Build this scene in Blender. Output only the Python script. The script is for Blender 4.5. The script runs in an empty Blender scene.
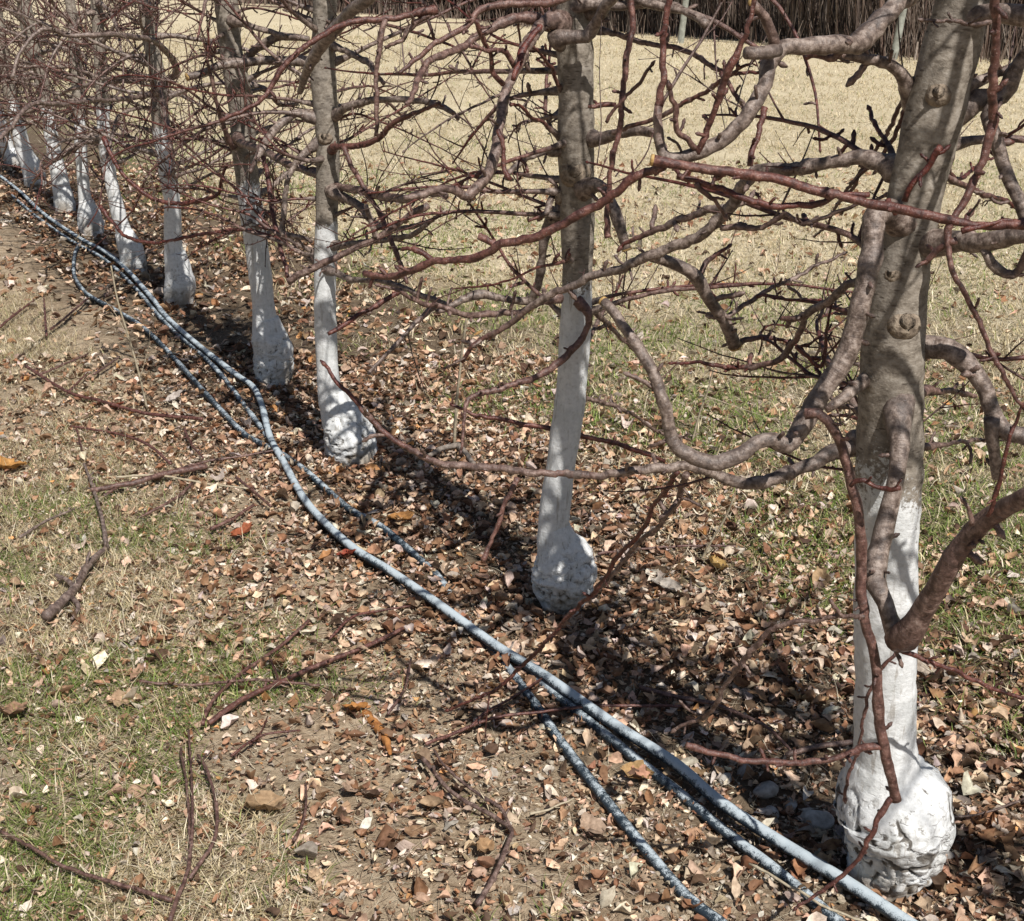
import bpy, math, random
import numpy as np
from mathutils import Vector

random.seed(7)
RNG = np.random.default_rng(11)
scene = bpy.context.scene
COL = scene.collection

# ------------------------------------------------------------------ camera model
F, PITCH, CAMH = 1270.0, math.radians(21.0), 1.65
CP, SP = math.cos(PITCH), math.sin(PITCH)
CX, CY = 512.0, 460.5

def ray(x, y):
    u, v = (x - CX) / F, (y - CY) / F
    return u, CP - v * SP, SP + v * CP            # lateral, forward, down per unit camera depth

def at(x, y, Y):
    """photo measurement + distance Y -> world point; also the camera depth"""
    a, f, d = ray(x, y)
    t = Y / f
    return np.array([a * t, Y, CAMH - d * t]), t

def on_ground(x, y, z=0.0):
    a, f, d = ray(x, y)
    t = (CAMH - z) / d
    return np.array([a * t, f * t, z]), t

# ------------------------------------------------------------------ noise helpers
_LAT = np.random.default_rng(3).random((256, 256))
def vnoise(x, y, s, o=0):
    x = np.asarray(x, float) / s + 31.7 * o + 1000
    y = np.asarray(y, float) / s + 17.3 * o + 1000
    xi, yi = np.floor(x).astype(int), np.floor(y).astype(int)
    fx, fy = x - xi, y - yi
    fx, fy = fx * fx * (3 - 2 * fx), fy * fy * (3 - 2 * fy)
    g = lambda i, j: _LAT[i % 256, j % 256]
    return ((g(xi, yi) * (1 - fx) + g(xi + 1, yi) * fx) * (1 - fy)
            + (g(xi, yi + 1) * (1 - fx) + g(xi + 1, yi + 1) * fx) * fy)

def sstep(a, b, x):
    t = np.clip((np.asarray(x, float) - a) / (b - a), 0, 1)
    return t * t * (3 - 2 * t)

ROW0 = (0.736, 2.016)
def row_d(x, y):                                   # signed distance from the tree row, + = towards the field
    return (x - ROW0[0]) * 0.877 + (y - ROW0[1]) * 0.48

def height(x, y):
    r = np.hypot(x, y)
    near = 1 - sstep(9, 16, r)
    h = (vnoise(x, y, .9, 1) - .5) * .03 + (vnoise(x, y, .23, 2) - .5) * .02
    h = h + ((vnoise(x, y, .07, 3) - .5) * .016 + (vnoise(x, y, .028, 4) - .5) * .013) * near
    return h + (vnoise(x, y, 9, 5) - .5) * .25 * sstep(12, 30, r)

# ------------------------------------------------------------------ object helpers
def tag(o, label=None, cat=None, group=None, kind=None):
    if label: o['label'] = label
    if cat: o['category'] = cat
    if group: o['group'] = group
    if kind: o['kind'] = kind
    return o

def empty(name, loc, label, cat, group=None):
    o = bpy.data.objects.new(name, None)
    o.empty_display_size = .1
    COL.objects.link(o)
    o.location = loc
    return tag(o, label, cat, group)

def raw_mesh(name, V, quads=None, tris=None, attrs=None, cols=None, smooth=True):
    me = bpy.data.meshes.new(name)
    quads = np.zeros((0, 4), int) if quads is None or len(quads) == 0 else np.asarray(quads)
    tris = np.zeros((0, 3), int) if tris is None or len(tris) == 0 else np.asarray(tris)
    nl = quads.size + tris.size
    me.vertices.add(len(V)); me.loops.add(nl); me.polygons.add(len(quads) + len(tris))
    me.vertices.foreach_set('co', np.asarray(V, np.float32).ravel())
    me.loops.foreach_set('vertex_index', np.concatenate([quads.ravel(), tris.ravel()]).astype(np.int32))
    st = np.concatenate([np.arange(len(quads)) * 4, quads.size + np.arange(len(tris)) * 3]).astype(np.int32)
    me.polygons.foreach_set('loop_start', st)
    me.polygons.foreach_set('use_smooth', np.full(len(st), smooth))
    me.update(calc_edges=True)
    for k, a in (attrs or {}).items():
        me.attributes.new(k, 'FLOAT', 'POINT').data.foreach_set('value', np.asarray(a, np.float32))
    if cols is not None:
        c = np.ones((len(V), 4), np.float32); c[:, :3] = cols
        me.attributes.new('tint', 'FLOAT_COLOR', 'POINT').data.foreach_set('color', c.ravel())
    return me

def link(name, me, mat, parent=None):
    o = bpy.data.objects.new(name, me)
    if mat: me.materials.append(mat)
    COL.objects.link(o)
    if parent is not None:
        o.parent = parent
    return o

class MB:
    """collects tubes / blobs in world space, builds ONE mesh"""
    def __init__(s): s.V, s.Q, s.T, s.A, s.n = [], [], [], [], 0
    def add(s, V, Q, T, A):
        s.V.append(V); s.A.append(A)
        if len(Q): s.Q.append(np.asarray(Q) + s.n)
        if len(T): s.T.append(np.asarray(T) + s.n)
        s.n += len(V)
    def build(s, name, mat, parent=None, origin=None, extra=None):
        V = np.concatenate(s.V)
        A = np.concatenate(s.A)
        o3 = np.zeros(3) if origin is None else np.asarray(origin)
        at_ = {'rad': A[:, 0], 'along': A[:, 1], 'red': A[:, 2]}
        if extra: at_.update({k: f(V) for k, f in extra.items()})
        me = raw_mesh(name, V - o3, np.concatenate(s.Q) if s.Q else None, np.concatenate(s.T) if s.T else None, at_)
        o = link(name, me, mat, parent)
        if parent is None: o.location = o3
        return o

def smooth_path(P, R, step):
    """Catmull-Rom through P, resampled about every `step` metres"""
    P = np.asarray(P, float); R = np.asarray(R, float)
    if len(P) == 2:
        n = max(2, int(np.linalg.norm(P[1] - P[0]) / step) + 1)
        t = np.linspace(0, 1, n)[:, None]
        return P[0] + (P[1] - P[0]) * t, R[0] + (R[1] - R[0]) * t[:, 0]
    E = np.vstack([2 * P[0] - P[1], P, 2 * P[-1] - P[-2]])
    out, ro = [], []
    for i in range(len(P) - 1):
        p0, p1, p2, p3 = E[i:i + 4]
        n = max(1, int(np.linalg.norm(p2 - p1) / step))
        for t in np.arange(n) / n:
            out.append(.5 * ((2 * p1) + (p2 - p0) * t + (2 * p0 - 5 * p1 + 4 * p2 - p3) * t * t
                             + (3 * p1 - p0 - 3 * p2 + p3) * t ** 3))
            ro.append(R[i] + (R[i + 1] - R[i]) * t)
    out.append(P[-1]); ro.append(R[-1])
    return np.array(out), np.array(ro)

def tube(mb, P, R, n=6, red=-1.0, jit=0.0, flat_end=False, a0=0.0):
    """red: -1 = colour from the thickness, else 0..1"""
    P = np.asarray(P, float); R = np.asarray(R, float)
    N = len(P)
    T = np.gradient(P, axis=0)
    T /= np.linalg.norm(T, axis=1)[:, None] + 1e-9
    ref = np.array([0, 0, 1.]) if abs(T[0][2]) < .9 else np.array([1., 0, 0])
    U = np.zeros_like(P)
    u = ref - T[0] * ref.dot(T[0]); u /= np.linalg.norm(u)
    for i in range(N):
        u = u - T[i] * u.dot(T[i]); u /= np.linalg.norm(u) + 1e-9
        U[i] = u
    W = np.cross(T, U)
    ang = np.arange(n) * 2 * math.pi / n
    rr = R[:, None] * (1 + (jit * (RNG.random((N, n)) - .5) if jit else 0))
    V = P[:, None] + rr[..., None] * (np.cos(ang)[None, :, None] * U[:, None] + np.sin(ang)[None, :, None] * W[:, None])
    V = V.reshape(-1, 3)
    al = a0 + np.concatenate([[0], np.cumsum(np.linalg.norm(np.diff(P, axis=0), axis=1))])
    A = np.stack([np.repeat(R, n), np.repeat(al, n), np.full(N * n, red)], 1)
    i = np.arange(N - 1)[:, None] * n; j = np.arange(n)[None, :]; j2 = (j + 1) % n
    Q = np.stack([i + j, i + j2, i + n + j2, i + n + j], -1).reshape(-1, 4)
    k = N * n
    V = np.vstack([V, P[0] - T[0] * R[0] * .3, P[-1] + T[-1] * R[-1] * (.05 if flat_end else .7)])
    A = np.vstack([A, [R[0], al[0], red], [R[-1], al[-1], red]])
    jj = np.arange(n)
    tr = np.concatenate([np.stack([np.full(n, k), (jj + 1) % n, jj], 1),
                         np.stack([np.full(n, k + 1), (N - 1) * n + jj, (N - 1) * n + (jj + 1) % n], 1)])
    mb.add(V, Q, tr, A)

def unit(v):
    v = np.asarray(v, float)
    return v / (np.linalg.norm(v) + 1e-9)

def rvec(): return unit(RNG.normal(size=3))

# ------------------------------------------------------------------ materials
def newmat(name):
    m = bpy.data.materials.new(name); m.use_nodes = True
    nt = m.node_tree
    b = nt.nodes['Principled BSDF']
    b.inputs['Roughness'].default_value = .8
    b.inputs['Specular IOR Level'].default_value = .25
    return m, nt, b

class NT:
    def __init__(s, nt): s.nt = nt
    def n(s, t, **kw):
        x = s.nt.nodes.new(t)
        for k, v in kw.items(): setattr(x, k, v)
        return x
    def l(s, a, b): s.nt.links.new(a, b)
    def val(s, sock, v):
        if hasattr(v, 'is_linked') or isinstance(v, bpy.types.NodeSocket): s.l(v, sock)
        else: sock.default_value = v
    def attr(s, name):
        return s.n('ShaderNodeAttribute', attribute_name=name)
    def noise(s, vec, scale, detail=4, rough=.55, dist=0):
        x = s.n('ShaderNodeTexNoise'); x.inputs['Scale'].default_value = scale
        x.inputs['Detail'].default_value = detail; x.inputs['Roughness'].default_value = rough
        x.inputs['Distortion'].default_value = dist
        if vec is not None: s.l(vec, x.inputs['Vector'])
        return x.outputs['Fac']
    def ramp(s, fac, stops):
        x = s.n('ShaderNodeValToRGB'); e = x.color_ramp.elements
        while len(e) < len(stops): e.new(.5)
        for q, (p, c) in zip(e, stops):
            q.position = p
            q.color = (c, c, c, 1) if isinstance(c, (int, float)) else (*c, 1)
        s.l(fac, x.inputs['Fac'])
        return x.outputs['Color']
    def mix(s, fac, a, b, mode='MIX'):
        x = s.n('ShaderNodeMix', data_type='RGBA', blend_type=mode)
        s.val(x.inputs[0], fac)
        for q, v in ((6, a), (7, b)):
            s.val(x.inputs[q], (*v, 1) if isinstance(v, tuple) and len(v) == 3 else v)
        return x.outputs[2]
    def math(s, op, a, b=0.0, clamp=False):
        x = s.n('ShaderNodeMath', operation=op, use_clamp=clamp)
        s.val(x.inputs[0], a); s.val(x.inputs[1], b)
        return x.outputs[0]
    def mapr(s, v, a, b, c=0.0, d=1.0):
        x = s.n('ShaderNodeMapRange', interpolation_type='SMOOTHSTEP')
        s.val(x.inputs[0], v)
        for i, q in enumerate((a, b, c, d)): x.inputs[i + 1].default_value = q
        return x.outputs[0]
    def bump(s, h, strength, dist, bsdf):
        x = s.n('ShaderNodeBump'); x.inputs['Strength'].default_value = strength
        x.inputs['Distance'].default_value = dist
        s.l(h, x.inputs['Height']); s.l(x.outputs[0], bsdf.inputs['Normal'])
    def pos(s): return s.n('ShaderNodeNewGeometry').outputs['Position']
    def sep(s, v):
        x = s.n('ShaderNodeSeparateXYZ'); s.l(v, x.inputs[0]); return x.outputs
    def comb(s, x_, y_, z_):
        x = s.n('ShaderNodeCombineXYZ')
        for i, v in enumerate((x_, y_, z_)): s.val(x.inputs[i], v)
        return x.outputs[0]

def make_branch_mat():
    m, nt, b = newmat('apple_bark'); g = NT(nt)
    rad = g.attr('rad').outputs['Fac']; red = g.attr('red').outputs['Fac']; al = g.attr('along').outputs['Fac']
    auto = g.mapr(rad, .0030, .0082, 1.0, 0.0)
    isauto = g.math('LESS_THAN', red, -.5)
    redf = g.math('ADD', g.math('MULTIPLY', auto, isauto), g.math('MULTIPLY', g.math('SUBTRACT', 1.0, isauto), red))
    p = g.pos()
    n1 = g.noise(p, 75, 6, .68); n2 = g.noise(p, 13, 4, .6)
    # old wood: grey tan, young wood: maroon
    old = g.ramp(n1, [(.28, (.036, .026, .021)), (.43, (.125, .088, .070)), (.56, (.29, .222, .184)), (.76, (.54, .45, .39))])
    old = g.mix(g.mapr(n2, .50, .62, 0, .5), old, (.12, .10, .09))
    young = g.ramp(n1, [(.28, (.022, .008, .007)), (.46, (.080, .017, .013)), (.60, (.165, .040, .026)), (.82, (.40, .20, .15))])
    young = g.mix(g.mapr(n2, .52, .68, 0, .4), young, (.17, .080, .060))
    c = g.mix(g.math('ADD', redf, g.math('MULTIPLY', g.math('SUBTRACT', n2, .5), .5), clamp=True), old, young)
    # bands and pale lenticels
    bands = g.noise(g.comb(g.math('MULTIPLY', al, 1.0), 0.0, 0.0), 120, 3)
    c = g.mix(g.mapr(bands, .54, .70, 0, .6), c, (.07, .048, .042))
    vo = g.n('ShaderNodeTexVoronoi'); vo.inputs['Scale'].default_value = 260
    g.l(p, vo.inputs['Vector'])
    c = g.mix(g.math('MULTIPLY', g.mapr(vo.outputs['Distance'], .14, .24, .6, 0), g.mapr(n1, .45, .55)), c, (.42, .35, .31))
    dk = g.mapr(rad, .0008, .0040, .60, 1.0)
    c = g.mix(1.0, c, g.comb(dk, dk, dk), 'MULTIPLY')
    g.l(c, b.inputs['Base Color'])
    b.inputs['Roughness'].default_value = .42
    b.inputs['Specular IOR Level'].default_value = .5
    g.bump(g.math('ADD', n1, g.math('MULTIPLY', bands, .6)), .8, .004, b)
    return m

def make_trunk_mat():
    m, nt, b = newmat('trunk_bark_and_whitewash'); g = NT(nt)
    p = g.pos(); x, y, z = g.sep(p)
    paint = g.attr('paint').outputs['Fac']; crack = g.attr('crack').outputs['Fac']
    pstretch = g.comb(x, y, g.math('MULTIPLY', z, 2.0))
    n_fine = g.noise(p, 70, 6, .65); n_big = g.noise(p, 11, 4); n_ring = g.noise(g.comb(x, y, g.math('MULTIPLY', z, 1.5)), 46, 8, .68)
    bark = g.ramp(n_ring, [(.27, (.065, .054, .044)), (.41, (.19, .158, .125)), (.54, (.315, .27, .22)), (.76, (.48, .43, .37))])
    bark = g.mix(g.mapr(n_big, .46, .62, 0, .4), bark, (.20, .175, .15))
    bark = g.mix(g.mapr(n_fine, .56, .68, 0, .5), bark, (.40, .35, .29))
    vd = g.n('ShaderNodeTexVoronoi'); vd.inputs['Scale'].default_value = 38; vd.inputs['Randomness'].default_value = 1.0
    g.l(g.comb(x, y, g.math('MULTIPLY', z, 3.6)), vd.inputs['Vector'])
    bark = g.mix(g.math('MULTIPLY', g.mapr(vd.outputs['Distance'], .16, .30, .75, 0), g.mapr(n_big, .42, .55)), bark, (.085, .065, .05))
    vo = g.n('ShaderNodeTexVoronoi'); vo.inputs['Scale'].default_value = 60
    g.l(g.comb(x, y, g.math('MULTIPLY', z, 2.2)), vo.inputs['Vector'])
    bark = g.mix(g.mapr(vo.outputs['Distance'], .10, .2, .6, 0), bark, (.45, .40, .33))
    white = g.ramp(n_fine, [(.25, (.46, .45, .42)), (.42, (.72, .72, .71)), (.62, (.84, .84, .83))])
    white = g.mix(g.mapr(n_big, .45, .7, 0, .5), white, (.55, .56, .54))
    # cracks where bark shows through the whitewash
    vc = g.n('ShaderNodeTexVoronoi', feature='DISTANCE_TO_EDGE'); vc.inputs['Scale'].default_value = 24
    wob = g.n('ShaderNodeTexNoise'); wob.inputs['Scale'].default_value = 30; wob.inputs['Detail'].default_value = 3
    g.l(p, wob.inputs['Vector'])
    ad = g.n('ShaderNodeVectorMath', operation='MULTIPLY_ADD'); g.l(wob.outputs['Color'], ad.inputs[0])
    ad.inputs[1].default_value = (.06, .06, .06); g.l(pstretch, ad.inputs[2]); g.l(ad.outputs[0], vc.inputs['Vector'])
    line = g.mapr(vc.outputs['Distance'], .015, .09, 1.0, 0)
    line = g.math('MULTIPLY', line, g.mapr(g.noise(p, 16, 3), .46, .6))
    line = g.math('MULTIPLY', line, g.math('MULTIPLY', crack, .35))
    dirt = g.math('MULTIPLY', g.mapr(n_fine, .60, .68), g.math('MULTIPLY_ADD', crack, .5))
    white = g.mix(g.math('MULTIPLY', line, .8), white, (.13, .115, .10))
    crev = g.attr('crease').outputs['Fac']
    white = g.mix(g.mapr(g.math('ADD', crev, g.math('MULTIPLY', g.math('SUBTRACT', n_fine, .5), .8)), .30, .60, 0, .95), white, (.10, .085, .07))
    flake = g.math('MULTIPLY', g.mapr(g.noise(p, 58, 6, .75), .585, .64), g.math('ADD', g.math('MULTIPLY', crack, .75), .10))
    white = g.mix(flake, white, (.20, .18, .155))
    streak = g.noise(g.comb(g.math('MULTIPLY', x, 1.0), y, g.math('MULTIPLY', z, .10)), 85, 4, .65)
    white = g.mix(g.math('MULTIPLY', g.mapr(streak, .56, .66), g.mapr(n_big, .40, .58, .10, .8)), white, (.42, .39, .35))
    low = g.math('MULTIPLY', g.mapr(z, .0, .17, 1, 0), g.mapr(n_big, .4, .62))
    white = g.mix(g.math('MULTIPLY', low, .8), white, (.33, .26, .185))
    speck = g.noise(p, 130, 4, .7)
    edge = g.math('ADD', paint, g.math('ADD', g.math('MULTIPLY', g.math('SUBTRACT', speck, .5), .9), g.math('MULTIPLY', g.math('SUBTRACT', n_big, .5), 1.1)))
    pf = g.mapr(edge, .44, .60)
    c = g.mix(pf, bark, white)
    g.l(c, b.inputs['Base Color'])
    b.inputs['Roughness'].default_value = .75
    h = g.math('ADD', g.math('MULTIPLY', n_ring, .6), g.math('ADD', g.math('MULTIPLY', n_fine, .5), g.math('MULTIPLY', g.math('MULTIPLY', line, pf), -1.0)))
    g.bump(h, .75, .006, b)
    return m

def make_tint_mat(name, rough=.75, trans=.25, spec=.2, var=60):
    m, nt, b = newmat(name); g = NT(nt)
    c = g.attr('tint').outputs['Color']
    n = g.noise(g.pos(), var, 4)
    c2 = g.mix(1.0, c, g.ramp(n, [(.3, (.62, .58, .55)), (.7, (1.25, 1.25, 1.25))]), 'MULTIPLY')
    g.l(c2, b.inputs['Base Color'])
    b.inputs['Roughness'].default_value = rough; b.inputs['Specular IOR Level'].default_value = spec
    if trans:
        tr = g.n('ShaderNodeBsdfTranslucent'); g.l(c2, tr.inputs['Color'])
        ms = g.n('ShaderNodeMixShader'); ms.inputs[0].default_value = trans
        out = nt.nodes['Material Output']
        g.l(b.outputs[0], ms.inputs[1]); g.l(tr.outputs[0], ms.inputs[2]); g.l(ms.outputs[0], out.inputs['Surface'])
    return m

def make_ground_mat():
    m, nt, b = newmat('orchard_floor'); g = NT(nt)
    p = g.pos()
    field = g.attr('field').outputs['Fac']; wood = g.attr('wood').outputs['Fac']
    n1 = g.noise(p, 42, 6, .65); n2 = g.noise(p, 5, 5, .6); n3 = g.noise(p, 180, 4, .6)
    soil = g.ramp(n1, [(.28, (.125, .088, .055)), (.46, (.34, .25, .165)), (.60, (.49, .38, .265)), (.8, (.64, .53, .39))])
    soil = g.mix(g.mapr(n2, .4, .68, 0, .5), soil, (.53, .42, .29))
    soil = g.mix(g.mapr(n3, .6, .68, 0, .6), soil, (.46, .38, .28))
    # dormant turf
    x, y, z = g.sep(p)
    pst = g.comb(g.math('MULTIPLY', x, 1.0), y, z)
    s1 = g.noise(pst, 30, 8, .8, 1.5); s2 = g.noise(p, 1.3, 5, .6); s3 = g.noise(p, .22, 3)
    straw = g.ramp(s1, [(.30, (.22, .17, .10)), (.42, (.50, .41, .26)), (.54, (.72, .61, .42)), (.72, (.86, .76, .57))])
    straw = g.mix(g.mapr(s2, .5, .72, 0, .28), straw, (.42, .36, .17))
    straw = g.mix(g.mapr(s3, .40, .65, 0, .4), straw, (.78, .67, .47))
    neary = g.mapr(y, 4.0, 9.0, .55, 1.0)  # nearer turf darkened, painting shade into the gaps between blades
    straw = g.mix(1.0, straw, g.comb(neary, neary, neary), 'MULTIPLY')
    c = g.mix(field, soil, straw)
    c = g.mix(g.math('MULTIPLY', g.attr('damp_gap_shade').outputs['Fac'], .72), c, g.mix(n1, (.045, .030, .020), (.115, .078, .050)))  # soil darkened under the litter: moist tone plus painted gap shade
    c = g.mix(wood, c, (.085, .055, .04))
    g.l(c, b.inputs['Base Color'])
    b.inputs['Roughness'].default_value = .95; b.inputs['Specular IOR Level'].default_value = .1
    g.bump(g.math('ADD', n1, g.math('ADD', g.math('MULTIPLY', n3, .6), g.math('MULTIPLY', s1, .8))), .8, .012, b)
    return m

def make_hose_mat():
    m, nt, b = newmat('whitewashed_hose'); g = NT(nt)
    p = g.pos()
    al = g.attr('along').outputs['Fac']
    nz = g.sep(g.n('ShaderNodeNewGeometry').outputs['Normal'])[2]
    big = g.noise(g.comb(al, 0.0, 0.0), 5.5, 4, .6); fine = g.noise(p, 420, 4, .75); mid = g.noise(p, 70, 5, .7)
    e = g.math('ADD', g.math('MULTIPLY', nz, .34), g.math('ADD', g.math('MULTIPLY', big, .9), g.math('ADD', g.math('MULTIPLY', fine, .95), g.math('MULTIPLY', mid, .85))))
    coat = g.attr('coat').outputs['Fac']
    e = g.math('ADD', e, g.math('MULTIPLY', g.math('SUBTRACT', coat, 1.0), .5))
    f = g.mapr(e, 1.34, 1.56)
    dark = g.mix(mid, (.012, .018, .026), (.042, .066, .088))
    c = g.mix(f, dark, g.mix(mid, (.40, .48, .53), (.68, .73, .75)))
    g.l(c, b.inputs['Base Color'])
    b.inputs['Roughness'].default_value = .55; b.inputs['Specular IOR Level'].default_value = .3
    g.bump(fine, .25, .002, b)
    return m

def make_flat(name, stops, scale=40, rough=.8, bump=.4):
    m, nt, b = newmat(name); g = NT(nt)
    n = g.noise(g.pos(), scale, 5, .6)
    g.l(g.ramp(n, stops), b.inputs['Base Color']); b.inputs['Roughness'].default_value = rough
    g.bump(n, bump, .01, b)
    return m

M_BRANCH = make_branch_mat(); M_TRUNK = make_trunk_mat(); M_GROUND = make_ground_mat(); M_HOSE = make_hose_mat()
M_LEAF = make_tint_mat('dead_leaf', .7, .18, .25, 90); M_GRASS = make_tint_mat('grass_blade', .6, .3, .3, 30)
M_STONE = make_tint_mat('limestone', .85, 0, .2, 70); M_WOODS = make_tint_mat('woodland_brush', .9, 0, .05, 6)
M_CUT = make_flat('fresh_cut_wood', [(.3, (.28, .15, .05)), (.5, (.50, .32, .12)), (.75, (.62, .48, .26))], 260, .7, .2)
M_POST = make_flat('weathered_post', [(.3, (.20, .20, .17)), (.6, (.36, .37, .32)), (.8, (.46, .47, .42))], 9)
M_KNOT = make_flat('healed_knot', [(.3, (.10, .075, .055)), (.5, (.27, .21, .155)), (.75, (.44, .36, .27))], 90, .8, .7)
M_STRAWSTEM = make_flat('dry_stem', [(.3, (.36, .29, .19)), (.7, (.58, .50, .37))], 60)
M_DEADWOOD = make_flat('dead_wood', [(.3, (.13, .105, .085)), (.55, (.29, .24, .20)), (.8, (.44, .39, .34))], 50)

# ------------------------------------------------------------------ ground sheet
def axis(lo, hi, step, far):
    a = list(np.arange(lo, hi, step)); s = step
    while a[-1] < far: s *= 1.16; a.append(a[-1] + s)
    pre, s, v = [], step, lo
    while v > -far: s *= 1.16; v -= s; pre.append(v)
    return np.array(pre[::-1] + a)
xs, ys = axis(-4.6, 3.2, .02, 500), axis(1.0, 8.5, .02, 700)
GX, GY = np.meshgrid(xs, ys)
GZ = height(GX, GY)
WOOD_EDGE = np.array([[14, 23.5], [10.2, 26.0], [7.8, 27.4], [4.7, 37.4], [-4.7, 56.0], [-13, 74.0], [-40, 120], [-90, 190]])
def wood_y(x):
    o = WOOD_EDGE[::-1]
    return np.interp(x, o[:, 0], o[:, 1])
gd = row_d(GX, GY)
fieldw = sstep(.75, 1.7, gd + (vnoise(GX, GY, .5, 8) - .5) * 1.0)
left_straw = .5 * sstep(-.8, -1.4, gd + (vnoise(GX, GY, .4, 9) - .5) * .8)
woodw = sstep(-.5, .8, GY - wood_y(GX) + (vnoise(GX, GY, 2.2, 7) - .5) * 5)
damp_gap_shade = sstep(-.55, -.1, gd + (vnoise(GX, GY, .3, 12) - .5) * .5) * (1 - sstep(1.0, 1.6, gd))  # moist soil along the row, with shaded gaps between leaves painted in
nx, ny = len(xs), len(ys)
ii, jj = np.meshgrid(np.arange(ny - 1), np.arange(nx - 1), indexing='ij')
k = ii * nx + jj
quads = np.stack([k, k + 1, k + nx + 1, k + nx], -1).reshape(-1, 4)
ground = link('ground', raw_mesh('ground', np.stack([GX, GY, GZ], -1).reshape(-1, 3), quads, None,
              {'field': np.maximum(fieldw, left_straw).ravel(), 'wood': woodw.ravel(), 'damp_gap_shade': damp_gap_shade.ravel()}), M_GROUND)
tag(ground, kind='structure')

# ------------------------------------------------------------------ leaf litter
def leaf_arrays(P, L, W, yaw, tilt_x, tilt_y, cw, cl, lift, nu=5, nv=4, tw=0.0):
    n = len(P)
    s = np.linspace(0, 1, nu); v = np.linspace(-1, 1, nv)
    prof = np.sin(math.pi * np.clip(s * .94 + .03, 0, 1)) ** .75
    edge = 1 + .75 * (RNG.random((n, nu, nv)) - .5)
    X = (s[None, :, None] - .5) * L[:, None, None] * np.ones((1, 1, nv)) + .16 * L[:, None, None] * (RNG.random((n, nu, nv)) - .5)
    Yy = v[None, None, :] * prof[None, :, None] * edge * W[:, None, None] * .5
    Z = cw[:, None, None] * (v ** 2)[None, None, :] * prof[None, :, None] * W[:, None, None] \
        + cl[:, None, None] * ((s - .5) ** 2 * 2)[None, :, None] * L[:, None, None] \
        + .26 * W[:, None, None] * (RNG.random((n, nu, nv)) - .5)
    tws = (RNG.random(n) - .5) * 1.6
    a = tws[:, None, None] * (s - .5)[None, :, None]
    Yy, Z = Yy * np.cos(a) - Z * np.sin(a), Yy * np.sin(a) + Z * np.cos(a)
    c, q = np.cos(tilt_x)[:, None, None], np.sin(tilt_x)[:, None, None]
    Yy, Z = Yy * c - Z * q, Yy * q + Z * c
    c, q = np.cos(tilt_y)[:, None, None], np.sin(tilt_y)[:, None, None]
    X, Z = X * c - Z * q, X * q + Z * c
    c, q = np.cos(yaw)[:, None, None], np.sin(yaw)[:, None, None]
    X, Yy = X * c - Yy * q, X * q + Yy * c
    zmin = Z.reshape(n, -1).min(1)
    V = np.stack([X + P[:, 0][:, None, None], Yy + P[:, 1][:, None, None],
                  Z + (P[:, 2] - zmin * .75 + lift)[:, None, None]], -1).reshape(-1, 3)
    base = np.arange(nu - 1)[:, None] * nv + np.arange(nv - 1)[None, :]
    q1 = np.stack([base, base + 1, base + nv + 1, base + nv], -1).reshape(-1, 4)
    Q = (q1[None] + (np.arange(n) * nu * nv)[:, None, None]).reshape(-1, 4)
    return V, Q, nu * nv

PAL = np.array([(.56, .385, .26), (.40, .24, .145), (.66, .49, .355), (.25, .135, .078), (.78, .64, .51),
                (.11, .066, .042), (.58, .50, .43), (.45, .36, .29), (.33, .17, .095), (.58, .31, .13)])
PALW = np.array([.17, .15, .14, .14, .10, .15, .06, .05, .05, .010]); PALW /= PALW.sum(); PAL = np.minimum(PAL * 1.14, .84)

def leaf_field(n, xr, yr, dens, lmin, lmax, dry=False):
    x = RNG.uniform(*xr, n); y = RNG.uniform(*yr, n)
    keep = RNG.random(n) < dens(x, y)
    x, y = x[keep], y[keep]; n = len(x)
    L = RNG.uniform(lmin, lmax, n) * RNG.choice([1, 1, 1, .6, 1.25], n)
    W = L * RNG.uniform(.38, .72, n)
    c = PAL[RNG.choice(len(PAL), n, p=PALW)] * RNG.uniform(.65, 1.35, (n, 1)) * (1 + .12 * (RNG.random((n, 3)) - .5))
    P = np.stack([x, y, height(x, y)], 1)
    V, Q, per = leaf_arrays(P, L, W, RNG.uniform(0, 6.283, n), RNG.normal(0, .30, n), RNG.normal(0, .30, n),
                            RNG.normal(.22, .38, n), RNG.normal(.18, .38, n), RNG.random(n) ** 2.5 * .018)
    return V, Q, np.repeat(c, per, 0)

def in_view(x, y, m=.35):
    return (np.abs(x) < .46 * y + m)

def dens_litter(x, y):
    d = row_d(x, y)
    band = 1 - .88 * sstep(.70, 1.40, d + (vnoise(x, y, .35, 24) - .5) * .5)
    left = 1 - .60 * sstep(-.22, -.55, d) - .18 * sstep(-.8, -1.3, d)
    bare = 1 - .85 * sstep(.50, .66, vnoise(x, y, .55, 21)) * sstep(-.35, -.6, d)
    near_hose = 1 - .75 * sstep(.45, .7, np.exp(-((x - .25) ** 2 + (y - 2.15) ** 2) / .22))
    patch = .22 * (d > -.3) + .9 * sstep(.12, .60, vnoise(x, y, .32, 22) * .65 + vnoise(x, y, .10, 23) * .35)
    return np.clip(band * left * bare * patch * near_hose + .07 * (d < 2.6) + .02, 0, 1) * in_view(x, y)

def dens_crumb(x, y):
    d = row_d(x, y)
    return (.30 + .7 * vnoise(x, y, .25, 27)) * (1 - .9 * sstep(.7, 1.5, d)) * in_view(x, y)

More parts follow.
